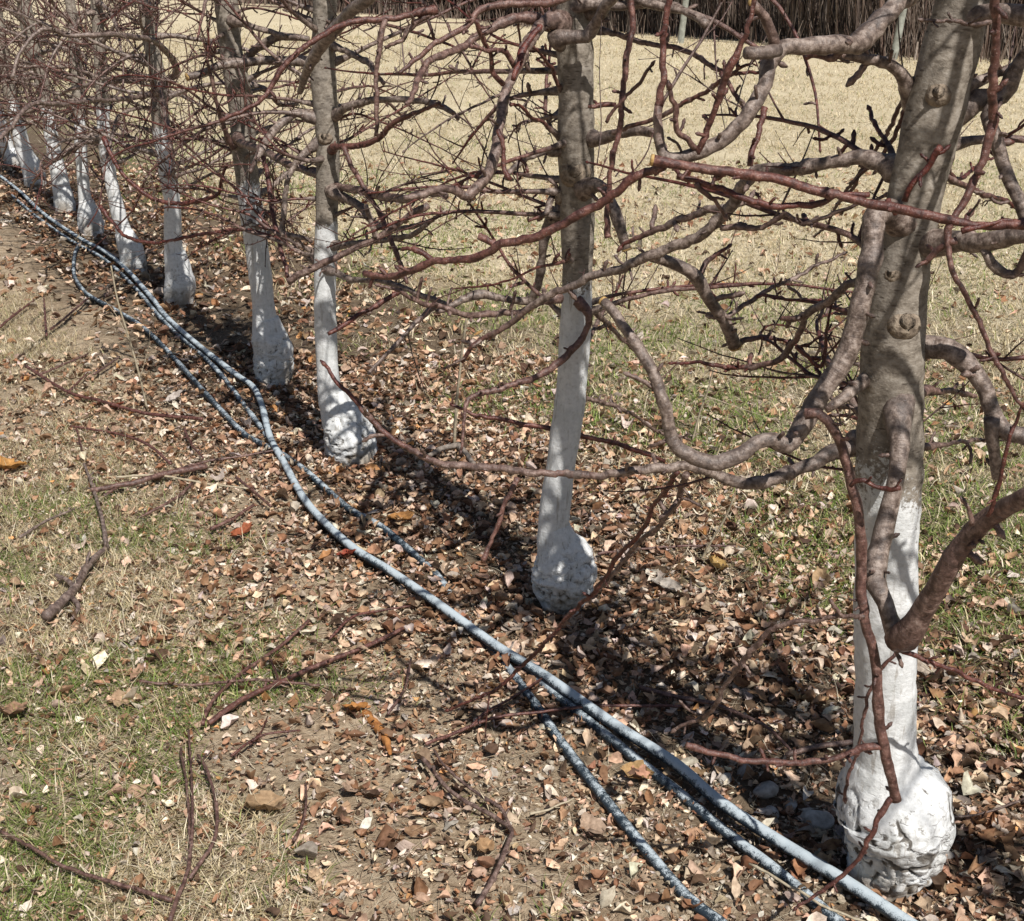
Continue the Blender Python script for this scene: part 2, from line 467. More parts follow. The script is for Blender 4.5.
parts = [leaf_field(88000, (-3.4, 3.2), (1.55, 5.6), dens_litter, .016, .044),
         leaf_field(34000, (-6, 3.2), (5.6, 12), dens_litter, .026, .056),
         leaf_field(130000, (-2.6, 2.6), (1.55, 5.0), dens_crumb, .005, .019)]
V = np.concatenate([p[0] for p in parts]); C = np.concatenate([p[2] for p in parts])
off = np.cumsum([0] + [len(p[0]) for p in parts[:-1]])
Q = np.concatenate([p[1] + o for p, o in zip(parts, off)])
tag(link('leaf_litter', raw_mesh('leaf_litter', V, Q, None, None, C), M_LEAF), 'brown dead leaves strewn thickly under the row of trees', 'leaf litter', kind='stuff')

# ------------------------------------------------------------------ grass
def blades(x, y, L, W, lean, color, name, label, cat, z0=0.0):
    n = len(x)
    yaw = RNG.uniform(0, 6.283, n)
    dx, dy = np.cos(yaw), np.sin(yaw)
    sx, sy = -dy * W * .5, dx * W * .5
    lean = np.clip(lean, -1.45, 1.50); lean2 = np.clip(lean + RNG.uniform(.0, .7, n), -1.5, 1.62)
    h = height(x, y) + z0
    p0 = np.stack([x, y, h - .003], 1)
    m = .5 * L
    p1 = p0 + np.stack([dx * np.sin(lean) * m, dy * np.sin(lean) * m, np.cos(lean) * m], 1)
    p2 = p1 + np.stack([dx * np.sin(lean2) * m, dy * np.sin(lean2) * m, np.cos(lean2) * m], 1)
    p2[:, 2] = np.maximum(p2[:, 2], h + .003)
    S = np.stack([sx, sy, np.zeros(n)], 1)
    V = np.stack([p0 - S, p0 + S, p1 - S * .8, p1 + S * .8, p2 - S * .15, p2 + S * .15], 1).reshape(-1, 3)
    b = np.arange(n)[:, None, None] * 6 + np.array([[0, 1, 3, 2], [2, 3, 5, 4]])[None]
    o = link(name, raw_mesh(name, V, b.reshape(-1, 4), None, None, np.repeat(color, 6, 0)), M_GRASS)
    return tag(o, label, cat, kind='stuff')

STRAW = np.array([(.78, .655, .43), (.86, .75, .53), (.66, .53, .33), (.92, .82, .62), (.36, .28, .15), (.70, .61, .36)])
GREEN = np.array([(.20, .28, .06), (.28, .35, .10), (.14, .21, .045), (.40, .43, .16)])
def grass_color(n, green):
    c = STRAW[RNG.integers(0, len(STRAW), n)]
    gsel = RNG.random(n) < green
    c = np.where(gsel[:, None], GREEN[RNG.integers(0, len(GREEN), n)], c)
    return c * RNG.uniform(.7, 1.25, (n, 1))

n = 620000
u = RNG.random(n); y = 2.4 * (45 / 2.4) ** u; x = RNG.uniform(-1, 1, n) * (.47 * y + .8)
d = row_d(x, y)
keep = (RNG.random(n) < sstep(.55, 1.35, d + (vnoise(x, y, .5, 8) - .5) * .9) * (.55 + .9 * vnoise(x, y, .22, 31)) + .05) & (d > .35) & (y < wood_y(x))
x, y, d = x[keep], y[keep], d[keep]; n = len(x)
far = np.clip(y / 12, 0, 2.5)
green = np.clip(.70 * (1 - sstep(1.5, 3.4, d)) * sstep(.38, .62, vnoise(x, y, .45, 33)) + .30 * sstep(.58, .74, vnoise(x, y, .9, 32)) * (y < 14) + .05, 0, .75)
blades(x, y, RNG.uniform(.025, .065, n) * (1 + .5 * far), RNG.uniform(.0016, .0036, n) * (1 + 1.3 * far), RNG.normal(1.05, .33, n) + .2 * sstep(5, 14, y),
       grass_color(n, green), 'field_grass', 'pale dormant straw grass of the field behind the trees', 'grass')

n = 760000
x = RNG.uniform(-3.3, .9, n); y = RNG.uniform(1.6, 7.5, n); d = row_d(x, y)
mask = sstep(-.48, -1.0, d) * sstep(.30, .56, vnoise(x, y, .42, 41) * .6 + vnoise(x, y, .12, 42) * .4 + .10 * sstep(-1, -1.5, d) + .16 * sstep(-.75, -1.2, d) * sstep(3.2, 2.4, y))
keep = (RNG.random(n) < mask * .8) & in_view(x, y, .3)
x, y, d = x[keep], y[keep], d[keep]; n = len(x)
green = np.clip(.06 + .85 * sstep(.40, .62, vnoise(x, y, .30, 43)) * sstep(4.6, 3.2, y), 0, .70)
blades(x, y, RNG.uniform(.02, .075, n), RNG.uniform(.0013, .0030, n), RNG.normal(1.05, .3, n),
       grass_color(n, green), 'verge_grass', 'thin green and straw grass on the near side of the row', 'grass')

n = 90000      # loose straw and crumbs of dry stem lying everywhere near the row
x = RNG.uniform(-3.0, 2.4, n); y = RNG.uniform(1.6, 6.5, n)
keep = in_view(x, y, .3); x, y = x[keep], y[keep]; n = len(x)
blades(x, y, RNG.uniform(.012, .07, n), RNG.uniform(.0008, .0019, n), RNG.normal(1.40, .12, n),
       np.array([(.60, .50, .36), (.38, .28, .19), (.74, .66, .50), (.20, .125, .085)])[RNG.integers(0, 4, n)], 'loose_straw',
       'loose straw and broken stems scattered on the soil', 'straw', z0=.006)

# ------------------------------------------------------------------ stones
def stone_arrays(P, S, sub, seed):
    import bmesh
    bm = bmesh.new(); bmesh.ops.create_icosphere(bm, subdivisions=sub, radius=1)
    v = np.array([q.co[:] for q in bm.verts]); f = np.array([[w.index for w in q.verts] for q in bm.faces]); bm.free()
    r = np.random.default_rng(seed)
    Vs, Fs = [], []
    for i, (p, s) in enumerate(zip(P, S)):
        w = v.copy()
        for _ in range(5):                          # chip flat facets off the ball
            nrm = unit(r.normal(size=3)); h = r.uniform(.45, .85)
            dd = w @ nrm; w = w - np.maximum(dd - h, 0)[:, None] * nrm
        w *= np.array([1, r.uniform(.6, .95), r.uniform(.45, .75)])
        a = r.uniform(0, 6.28); c, q = math.cos(a), math.sin(a)
        w = w @ np.array([[c, q, 0], [-q, c, 0], [0, 0, 1]])
        Vs.append(w * s + p); Fs.append(f + i * len(v))
    return np.concatenate(Vs), np.concatenate(Fs), len(v)

pc = np.array([on_ground(x, y)[0] for x, y in [(905, 905), (865, 900), (800, 880), (760, 850), (735, 900), (650, 880), (560, 800), (500, 790), (950, 880), (780, 800)]])
n = 620
src = pc[RNG.integers(0, len(pc), n)] + RNG.normal(0, .085, (n, 3)); x, y = src[:, 0], src[:, 1]
P = np.stack([x, y, height(x, y) + .003], 1)
V, Tq, per = stone_arrays(P, RNG.uniform(.004, .010, n), 1, 5)
c = np.array([(.50, .43, .33), (.42, .35, .26), (.58, .52, .44), (.33, .27, .20)])[RNG.integers(0, 4, n)]
tag(link('gravel', raw_mesh('gravel', V, None, Tq, None, np.repeat(c, per, 0), smooth=False), M_STONE), 'small pale gravel around the nearest trunk and hoses', 'gravel', kind='stuff')

STONES = [(765, 795, 14, 'rounded grey white stone in shadow left of the nearest trunk'),
          (772, 812, 10, 'small pale stone just below the rounded stone left of the nearest trunk'),
          (817, 822, 17, 'large wedge shaped pale stone touching the nearest trunk base on its left'),
          (726, 784, 9, 'small dull stone lying close above the hose, left of the rounded stone'),
          (744, 776, 10, 'flat grey stone in shade above the rounded stone'),
          (792, 806, 9, 'brownish stone between the rounded stone and the wedge shaped stone'),
          (945, 855, 11, 'whitish stone tucked against the lower right of the nearest trunk base'),
          (561, 759, 5, 'single pale round pebble beside the leftmost hose on bare soil'),
          (702, 806, 7, 'pinkish tan stone between the two right hand hoses')]
for i, (px, py, r, lab) in enumerate(STONES):
    p, t = on_ground(px, py)
    s = r / F * t
    V, T_, per = stone_arrays([np.zeros(3)], [s], 3, 40 + i)
    o = link('stone', raw_mesh('stone', V, None, T_, None, np.tile(np.array([.46, .43, .39]) * (1 + .15 * math.sin(i)), (len(V), 1))), M_STONE)
    o.location = (p[0], p[1], float(height(p[0], p[1])) + s * .30)
    tag(o, lab, 'stone', 'stones beside the nearest trunk')

# ------------------------------------------------------------------ single conspicuous leaves
LEAVES = [(6, 470, 17, (.62, .33, .11), 'orange tan curled leaf at the left edge above the pale stick'),
          (400, 528, 13, (.52, .26, .09), 'rusty orange leaf just above the upper hose, between second and third trunk'),
          (716, 570, 16, (.66, .44, .17), 'yellow tan leaf right of the second trunk base'),
          (664, 594, 15, (.62, .55, .47), 'whitish oval leaf near the yellow tan leaf'),
          (243, 540, 12, (.42, .13, .06), 'red brown leaf on soil left of the hoses'),
          (348, 565, 10, (.45, .10, .06), 'bright red leaf left of the long hose'),
          (117, 408, 7, (.45, .12, .07), 'small red leaf beside the far stick on the left'),
          (636, 782, 15, (.56, .36, .17), 'tan leaf between the leftmost and middle hoses'),
          (592, 830, 14, (.55, .40, .29), 'pinkish pointed leaf right of the leftmost hose, near the bottom'),
          (484, 862, 13, (.52, .33, .18), 'brown leaf right of the forked dark stick near the bottom'),
          (350, 800, 13, (.55, .39, .28), 'pale pinkish leaf near the orange curled strip'),
          (265, 823, 21, (.50, .34, .20), 'broad crinkled tan leaf in grass right of the forked stick'),
          (140, 685, 11, (.60, .38, .26), 'pinkish leaf at the left end of the thin lying twig'),
          (16, 720, 19, (.50, .31, .20), 'big pinkish brown leaf at the left edge in grass'),
          (127, 708, 14, (.58, .40, .26), 'light tan leaf in grass left of the long lying sticks'),
          (49, 678, 9, (.55, .26, .10), 'small orange leaf standing in grass at left'),
          (780, 497, 12, (.60, .44, .28), 'tan leaf on grass beneath the grey curved limb'),
          (822, 590, 13, (.55, .38, .22), 'upright tan leaf left of the nearest trunk'),
          (175, 400, 10, (.66, .58, .52), 'whitish leaf by the far stick near the left hose'),
          (924, 680, 13, (.62, .52, .42), 'pale leaf right of the nearest trunk'),
          (796, 704, 15, (.52, .38, .24), 'light brown oval leaf left of the nearest trunk in dappled shade'),
          (355, 722, 12, (.60, .28, .09), 'orange leaf lying by the orange curled strip')]
for px, py, s, c, lab in LEAVES:
    p, t = on_ground(px, py)
    L = np.array([2.1 * s / F * t])
    V, Q, per = leaf_arrays(np.zeros((1, 3)), L, L * .6, RNG.uniform(0, 6.28, 1), RNG.normal(.15, .2, 1), RNG.normal(-.25, .15, 1),
                            np.array([.3]), np.array([.3]), np.array([0.]), 9, 7)
    o = link('dead_leaf', raw_mesh('dead_leaf', V, Q, None, None, np.tile(np.array(c) * .85, (len(V), 1))), M_LEAF)
    o.location = (p[0], p[1], float(height(p[0], p[1])) + .014)
    tag(o, lab, 'leaf', 'conspicuous single leaves')

# ------------------------------------------------------------------ hoses
HA = [(930, 940), (897, 918), (845, 883), (777, 839), (718, 800), (674, 764), (614, 726), (545, 678), (494, 644), (436, 605), (391, 574), (349, 546),
      (308, 505), (284, 464), (270, 437), (262, 406), (253, 386), (236, 372), (205, 351), (181, 331), (164, 314), (150, 296), (127, 271),
      (106, 253), (79, 238), (44, 215), (20, 192), (0, 176)]
HB = [(862, 945), (835, 920), (777, 872), (725, 830), (674, 788), (638, 762), (579, 714), (545, 688), (520, 664), (494, 645), (436, 606), (391, 575), (349, 547),
      (308, 506), (284, 465), (269, 440), (257, 421), (239, 396), (222, 375), (203, 356), (178, 335), (158, 316), (140, 294), (118, 272), (98, 255), (70, 240), (36, 217), (12, 196)]
HC = [(740, 945), (720, 922), (689, 900), (648, 852), (607, 801), (562, 743), (538, 709), (514, 678), (497, 655), (474, 630), (455, 604), (439, 579), (419, 560),
      (381, 529), (349, 509), (308, 476), (283, 458), (255, 442), (239, 430), (205, 392), (171, 355), (144, 329), (116, 311), (92, 298), (82, 290), (74, 274), (75, 254), (80, 243)]
def hose(pts, r, lab, coat, up, coup):
    P = []
    for i, (px, py) in enumerate(pts):
        z = r + up[i] if isinstance(up, list) else r + up
        p, t = on_ground(px, py, z)
        p[2] = z + .6 * float(height(p[0], p[1]))
        P.append(p)
    P, R = smooth_path(P, np.full(len(P), r), .03)
    o0 = P[0].copy(); o0[2] = 0
    mb = MB(); tube(mb, P, R, 14)
    o = mb.build('irrigation_hose', M_HOSE, None, o0, {'coat': lambda V: coat(P, V)})
    return tag(o, lab, 'hose', 'irrigation hoses along the tree row')
one = lambda k: (lambda P, V: np.full(len(V), k))
hose(HA, .0130, 'long whitewashed hose lying uppermost, nearest the trunks along its whole run', one(.95), .024, None)
hose(HB, .0120, 'dark speckled hose lying in the middle, half under the long white hose', one(.62), .004, None)
hose(HC, .0120, 'dark whitewash flecked hose that loops farthest left and ends bottom centre', one(.52),
     [.004] * 8 + [.0, -.008, -.014, -.002] + [.006] * 3 + [.006, .002, .0] + [.008] * 10, None)

# ------------------------------------------------------------------ trees
SUN_DIR_SHADOW = unit([-.46, .888, 0])
def nodes_for(P, step):
    L = np.concatenate([[0], np.cumsum(np.linalg.norm(np.diff(P, axis=0), axis=1))])
    return L, np.arange(step * RNG.uniform(.4, 1), L[-1], step)

def point_on(P, L, s):
    i = min(max(int(np.searchsorted(L, s)) - 1, 0), len(P) - 2)
    f = (s - L[i]) / (L[i + 1] - L[i] + 1e-9)
    return P[i] + (P[i + 1] - P[i]) * f, unit(P[i + 1] - P[i]), i

def clear_of_camera(p):
    return math.hypot(p[0], p[1]) > 1.0 or p[2] > 2.3

def add_spurs(mb, P, R, per_m, big=1.0, red=-1.0, seg=5):
    L, _ = nodes_for(P, .1)
    for s in RNG.uniform(.02, L[-1], max(1, int(per_m * L[-1]))) if L[-1] > .04 else []:
        p, t, i = point_on(P, L, s)
        side = unit(np.cross(t, rvec()))
        dirv = unit(side + t * RNG.uniform(-.1, .9) + np.array([0, 0, .25]))
        ln = RNG.choice([.008, .012, .018, .03, .045], p=[.3, .3, .22, .12, .06]) * big
        if red >= .5: ln = min(ln, .011)
        r0 = min(R[i] * .55, RNG.uniform(.0018, .0034)) * (1 + .3 * (big - 1))
        if RNG.random() < .3 and red < .5: r0 *= 1.5
        q = p + side * R[i] * .6
        pts, rs = [q], [r0 * 1.25]
        k = 3 if ln < .02 else 5
        dv = dirv
        for j in range(k):
            dv = unit(dv + rvec() * .35)
            q = q + dv * ln / k
            pts.append(q); rs.append(r0 * (1.0 + .25 * (j % 2)))
        q = q + dv * r0 * 1.6; pts.append(q); rs.append(r0 * 1.35)
        q = q + dv * r0 * 1.9; pts.append(q); rs.append(r0 * .5)
        tube(mb, pts, rs, seg, red)

def gen_twig(p, d, ln, r0, seg=5, buds=True, up=.35, wob=.10):
    """a slender shoot with swollen nodes"""
    n = max(5, int(ln / .028))
    pts, rs = [np.array(p)], [r0 * 1.2]
    d = unit(d); drift = rvec() * .05 + np.array([0, 0, up * .10])
    for i in range(n):
        d = unit(d + drift + rvec() * wob)
        pts.append(pts[-1] + d * ln / n)
        f = (i + 1) / n
        rs.append(r0 * (1 - .62 * f) * (1 + (.16 if i % 2 else -.04)))
    return np.array(pts), np.array(rs), d

def twig_mesh(mb, pts, rs, seg=5, red=-1.0, nb=18):
    tube(mb, pts, rs, seg, red)
    add_spurs(mb, pts, rs, nb, .62, red, 4)
    d = unit(pts[-1] - pts[-2]); r = rs[-1] * 1.7
    tube(mb, [pts[-1], pts[-1] + d * r * 1.2, pts[-1] + d * r * 3.5], [rs[-1], r, r * .3], 5, red)

class Tree:
    def __init__(s, idx, base_px, trunk, paint_y, label, bulb, lean_top=None, top=2.7, Y=None, base=None):
        s.idx = idx
        if base is None:
            base, _ = on_ground(*base_px)
        s.base = base; s.Y = base[1]
        s.root = empty('apple_tree', base, label, 'tree', 'whitewashed apple trees in the row')
        pts, rad = [], []
        if trunk:
            for px, py, w in trunk:
                p, t = at(px, py, s.Y); pts.append(p); rad.append(w * .5 / F * t)
        else:
            for z in np.arange(.12, 1.7, .2):
                pts.append(base + np.array([.015 * math.sin(z * 3 + idx) - .05 * z, 0, z])); rad.append(.045 - .008 * z)
        low = pts[0].copy(); low[2] = -.05; low[0] = base[0] * .5 + low[0] * .5; low[1] = base[1]
        pts.insert(0, low); rad.insert(0, rad[0] * 1.05)
        p, q = pts[-1], pts[-2]
        dv = unit(unit(p - q) * .7 + np.array([0, 0, .5])); r = rad[-1]; z0 = p[2]
        while p[2] < top:
            dv = unit(dv + np.array([RNG.normal(0, .05), RNG.normal(0, .05), .12]))
            p = p + dv * .16; pts.append(p)
            rad.append(max(.007, r * (1 - .8 * (p[2] - z0) / max(.3, top - z0))))
        s.tp, s.tr = smooth_path(pts, rad, .02)
        nz = 1 + .05 * np.sin(s.tp[:, 2] * 23 + idx) * RNG.random(len(s.tp)) + RNG.normal(0, .008, len(s.tp))
        s.tr = s.tr * nz
        pz = [at(px_, py_, s.Y)[0][2] for px_, py_ in [(512, paint_y)]][0] if paint_y else .55
        s.pz = pz
        pw = .20 if idx == 1 else .10
        paint = lambda V: 1 - sstep(pz - pw, pz + pw, V[:, 2])
        mb = MB(); tube(mb, s.tp, s.tr, 22 if idx < 4 else 12, 0.0, .05)
        mb.build('trunk', M_TRUNK, s.root, s.base, {'paint': paint, 'crack': lambda V: np.full(len(V), .08)})
        # the swollen graft union at the foot
        bp, br = [], []
        for px, py, w in bulb:
            p, t = at(px, py, s.Y); bp.append(p); br.append(w * .5 / F * t)
        bp.append(np.array([bp[-1][0], s.Y, -.04])); br.append(br[-1] * 1.02)
        near = idx < 5
        P, R = smooth_path(bp, br, .0035 if idx == 1 else .005 if near else .015)
        nseg = {1: 130, 2: 100, 3: 80, 4: 70}.get(idx, 26)
        mb = MB(); tube(mb, P, R, nseg)
        V = mb.V[0]; N = len(P) * nseg
        ang = np.tile((np.arange(nseg) * 2 * math.pi / nseg + math.pi / 2) % (2 * math.pi), len(P))
        cx, cz = ang * float(np.mean(R)), np.repeat(P[:, 2], nseg)
        fade = np.repeat(sstep(.04, .34, np.linspace(0, 1, len(P))), nseg)
        low = np.repeat(sstep(.25, .6, np.linspace(0, 1, len(P))), nseg)
        lob = (vnoise(cx, cz, .075, idx + 50) - .5) * (.34 if idx == 1 else .22)
        wx, wz = cx + .02 * (vnoise(cx, cz, .03, idx + 51) - .5), cz + .02 * (vnoise(cx, cz, .03, idx + 52) - .5)
        r1 = np.abs(vnoise(wx, wz * 1.1, .034 if idx == 1 else .024, idx + 60) - .5); r2 = np.abs(vnoise(wx, wz * 1.0, .019 if idx == 1 else .014, idx + 61) - .5)
        c1, c2 = np.exp(-(r1 / .055) ** 2), np.exp(-(r2 / .085) ** 2)
        sel = sstep(.35, .55, vnoise(cx, cz, .05, idx + 62))
        low2 = np.repeat(sstep(.12, .45, np.linspace(0, 1, len(P))), nseg)
        kc, wc = (1.0, .15) if idx == 1 else (.62, .085)
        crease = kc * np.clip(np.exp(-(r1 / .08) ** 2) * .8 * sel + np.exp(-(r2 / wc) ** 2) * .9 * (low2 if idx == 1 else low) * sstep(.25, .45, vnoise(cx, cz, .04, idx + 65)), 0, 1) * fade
        nn = lob - .12 * c1 * sel - .11 * c2 * low + .10 * (vnoise(cx, cz, .022, idx + 64) - .5) + (vnoise(cx, cz, .0065, idx + 63) - .5) * .05
        V[:N] = np.repeat(P, nseg, 0) + (V[:N] - np.repeat(P, nseg, 0)) * (1 + nn * fade)[:, None]
        cr = np.concatenate([crease, [0, 0]])
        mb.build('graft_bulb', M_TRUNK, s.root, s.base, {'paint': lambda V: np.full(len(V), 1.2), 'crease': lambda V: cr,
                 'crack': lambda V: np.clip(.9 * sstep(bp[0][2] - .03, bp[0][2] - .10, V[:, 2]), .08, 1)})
        s.twigs = []            # (parent object, pts, rs, red)
        s.limbs = []            # (object, P, R)

    def trunk_at(s, z):
        i = int(np.argmin(np.abs(s.tp[:, 2] - z)))
        return s.tp[i], s.tr[i]

    def limb(s, P, R, red=-1.0, spurs=9, twigs=3.0, tl=(.06, .30), parent=None, cut=False, name='branch', seg=None, up=.35, jit=.035, step=None):
        step = step or max(.006, min(.02, float(np.min(R)) * 1.6))
        P, R = smooth_path(P, R, step)
        mod = 1 + .06 * np.interp(np.arange(len(R)), np.arange(0, len(R) + 6, 3), RNG.normal(0, 1, len(np.arange(0, len(R) + 6, 3))))
        for q in RNG.integers(0, len(R), max(1, len(R) // 14)):      # swollen nodes
            mod[q:q + 2] += RNG.uniform(.04, .2)
        R = R * np.clip(mod, .86, 1.25)
        if parent is None and len(P) > 8:
            q = np.concatenate([[0], np.cumsum(np.linalg.norm(np.diff(P, axis=0), axis=1))])
            tr_ = float(s.trunk_at(P[0][2])[1])
            R = R * (1 + np.clip(.62 - R[0] * 18, .12, .5) * np.exp(-(q / (tr_ + 1.1 * R[0])) ** 4))
        wob = np.cumsum(RNG.normal(0, .0011, P.shape), 0); wob -= np.linspace(0, 1, len(P))[:, None] * wob[-1]; P = P + wob
        mb = MB(); tube(mb, P, R, seg or (16 if R.max() > .006 else 9), red, jit, flat_end=cut or R[-1] >= .0034, a0=RNG.uniform(0, 50))
        add_spurs(mb, P, R, spurs * 1.7, 1.0, red if red >= 0 else (.30 if R.mean() > .005 else -1.0))
        if not cut and R[-1] < .0034:
            d = unit(P[-1] - P[-2]); r = R[-1] * 1.5
            tube(mb, [P[-1], P[-1] + d * r * 1.2, P[-1] + d * r * 3], [R[-1], r, r * .3], 6, red)
        o = mb.build(name, M_BRANCH, parent or s.root, s.base if parent is None else s.base)
        if cut:
            d = unit(P[-1] - P[-2]); c = P[-1] + d * .0012
            m2 = MB(); tube(m2, [c - d * .003, c + d * .0010], [R[-1] * 1.06, R[-1] * 1.0], 18, flat_end=True)
            m2.build('cut_face', M_CUT, o, s.base)
        s.limbs.append((o, P, R))
        if twigs > 0:
            L, _ = nodes_for(P, .1)
            for q in RNG.uniform(.06, L[-1], int(twigs * L[-1] + RNG.random())) if L[-1] > .1 else []:
                p, t, i = point_on(P, L, q)
                if not clear_of_camera(p): continue
                dv = unit(np.cross(t, rvec()) + t * RNG.uniform(.1, .9) + np.array([0, 0, up]))
                ln = RNG.uniform(*tl) * (.5 + RNG.random())
                pts, rs, dl = gen_twig(p, dv, ln, min(R[i] * .6, RNG.uniform(.0013, .0026) * (1 + ln) * (1.0 if s.idx < 4 else 1.35 if s.idx < 6 else 1.7)), up=up)
                if not all(clear_of_camera(w) for w in pts[::3]): continue
                s.twigs.append((o, pts, rs, red if red >= 0 else RNG.uniform(.35, 1)))
                if RNG.random() < .4 and ln > .15:
                    k = len(pts) // 2
                    p2, r2, _ = gen_twig(pts[k], unit(dl + rvec() * .9), ln * .5, rs[k] * .8, up=up)
                    s.twigs.append((o, p2, r2, RNG.uniform(.4, 1)))
        return o, P, R

    def auto_limbs(s, n, zlo, zhi, lmin, lmax, r=(.0045, .0085), az=None, tw=6, spurs=9, tl=(.08, .32), droop=.0):
        for k in range(n):
            z = zlo + (zhi - zlo) * (k + RNG.random()) / n
            p, tr = s.trunk_at(z)
            a = RNG.uniform(0, 6.283) if az is None else RNG.uniform(*az)
            d = unit([math.cos(a), math.sin(a), RNG.uniform(-.05, .55)])
            ln = RNG.uniform(lmin, lmax); r0 = RNG.uniform(*r)
            m = max(5, int(ln / .09)); pts, rs = [p + d * tr * .4], [r0 * 1.25]
            bend = rvec() * .10; bend[2] = RNG.uniform(-.16, .10) - droop
            ok = True
            for i in range(m):
                d = unit(d + bend + rvec() * RNG.choice([.08, .12, .45], p=[.5, .3, .2]))
                pts.append(pts[-1] + d * ln / m); rs.append(r0 * (1 - .72 * (i + 1) / m))
                if not clear_of_camera(pts[-1]): ok = False
            if not ok or len(pts) < 4: continue
            if s.idx < 4 and hides(pts): continue
            s.limb(pts, rs, -1.0, spurs, tw, tl, seg=8, step=.03)

    def finish(s, most=92):
        s.twigs.sort(key=lambda q: -len(q[1]))
        for o, pts, rs, red in s.twigs[:most]:
            mb = MB(); twig_mesh(mb, pts, rs, 5, red, 22 if s.idx < 5 else 10)
            mb.build('twig', M_BRANCH, o, s.base)
        if len(s.twigs) > most:
            mb = MB()
            for o, pts, rs, red in s.twigs[most:]:
                twig_mesh(mb, pts, rs, 4, red, 14 if s.idx < 5 else 6)
            tag(mb.build('fine_twigs', M_BRANCH, s.root, s.base), kind='stuff')
        # meshes are stored relative to the tree base, so parts sit at the root's origin
        return s

def hides(pts):
    """keep generated limbs of the near trees out of the space in front of the whitewashed stems"""
    for p in pts:
        if p[2] < .62: return True
    return False

TR = {}
TR[1] = Tree(1, (888, 884), [(884, 800, 62), (885, 700, 61), (886, 600, 61), (887, 520, 63), (890, 440, 67), (892, 360, 62), (898, 290, 58), (907, 240, 54),
             (914, 200, 54), (926, 150, 55), (938, 100, 58), (948, 60, 58), (958, 20, 55), (963, 0, 53)], 490,
             'nearest whitewashed apple tree, thick grey trunk with a knobbly white base at right',
             [(885, 742, 59), (885, 756, 65), (884, 768, 76), (886, 779, 95), (889, 789, 107), (893, 800, 114), (894, 812, 116), (894, 822, 112), (891, 838, 101), (887, 853, 90), (884, 866, 78), (884, 878, 64), (886, 888, 54)])
TR[2] = Tree(2, (563, 610), [(555, 560, 32), (552, 545, 30), (556, 500, 31), (563, 450, 29), (570, 400, 31), (574, 350, 31), (577, 300, 30), (577.5, 250, 32),
             (577, 200, 35), (576, 150, 37), (576, 100, 35), (575, 50, 37), (573, 0, 36)], 288,
             'second apple tree, upright trunk in the middle with a swollen white foot in shade',
             [(554, 524, 30), (557, 540, 40), (562, 556, 58), (564, 572, 66), (563, 590, 58), (562, 604, 44), (561, 612, 32)])
TR[3] = Tree(3, (350, 458), [(334, 412, 27), (330, 395, 24), (327, 360, 22), (325, 300, 22), (326, 250, 23), (327, 200, 23), (328, 150, 23), (325, 100, 25), (323, 60, 25), (325, 0, 23)],
             225, 'third apple tree, slim trunk with a white boot-shaped base beside the hoses',
             [(333, 392, 25), (338, 408, 36), (345, 422, 48), (350, 438, 54), (352, 452, 52), (352, 462, 46)])
TR[4] = Tree(4, (273, 383), [(266, 335, 27), (263, 300, 22), (257, 250, 24), (250, 200, 24), (245, 160, 24), (240, 100, 26), (231, 50, 23), (226, 0, 24)],
             185, 'fourth apple tree, white trunk leaning left with a broad base above the hose bend',
             [(266, 318, 25), (269, 335, 34), (272, 350, 39), (273, 368, 39), (273, 382, 36)])
TR[5] = Tree(5, (180, 304), [(175, 262, 22), (173, 240, 18), (172, 200, 17), (167, 170, 17), (161, 130, 18), (158, 80, 16), (148, 30, 15), (146, 0, 15)],
             130, 'fifth apple tree, thin white trunk with a tapering foot, next left of the fourth tree',
             [(175, 252, 20), (178, 268, 27), (180, 284, 31), (180, 302, 30)])
TR[6] = Tree(6, (133, 270), [(126, 240, 18), (120, 220, 15), (111, 180, 13), (104, 140, 13), (103, 110, 13), (98, 25, 12), (96, 0, 11)],
             106, 'sixth apple tree, white trunk leaning left, wider pale foot showing bark',
             [(124, 232, 18), (129, 246, 24), (133, 260, 26), (134, 270, 25)])
TR[7] = Tree(7, (91, 233), [(86, 205, 14), (84, 190, 12), (81, 150, 12), (80, 125, 12), (76, 68, 12), (72, 20, 11), (70, 0, 10)],
             116, 'seventh apple tree, thinnest white trunk standing nearly straight with a bell-shaped foot',
             [(86, 200, 14), (89, 214, 22), (91, 226, 25), (91, 234, 24)])
TR[8] = Tree(8, (65, 212), [(62, 190, 17), (58, 170, 16), (52, 140, 14), (46, 107, 11), (42, 85, 14), (33, 50, 15), (25, 10, 14)],
             100, 'eighth apple tree, stout white trunk leaning left, left of the thinnest one',
             [(61, 186, 17), (64, 200, 21), (66, 212, 21)])
TR[9] = Tree(9, (36, 186), [(30, 165, 18), (24, 150, 16), (16, 118, 13), (10, 90, 13), (2, 50, 13), (-4, 10, 12)],
             100, 'ninth apple tree, slim white trunk close to the left edge of the row',
             [(29, 160, 18), (34, 172, 21), (36, 185, 20)])
TR[10] = Tree(10, (14, 166), [(8, 150, 13), (0, 120, 12), (-8, 90, 11), (-16, 50, 11)], 95,
             'farthest apple tree, white foot peeping out in the tangle at the left edge',
             [(8, 150, 13), (12, 158, 18), (14, 166, 18)])
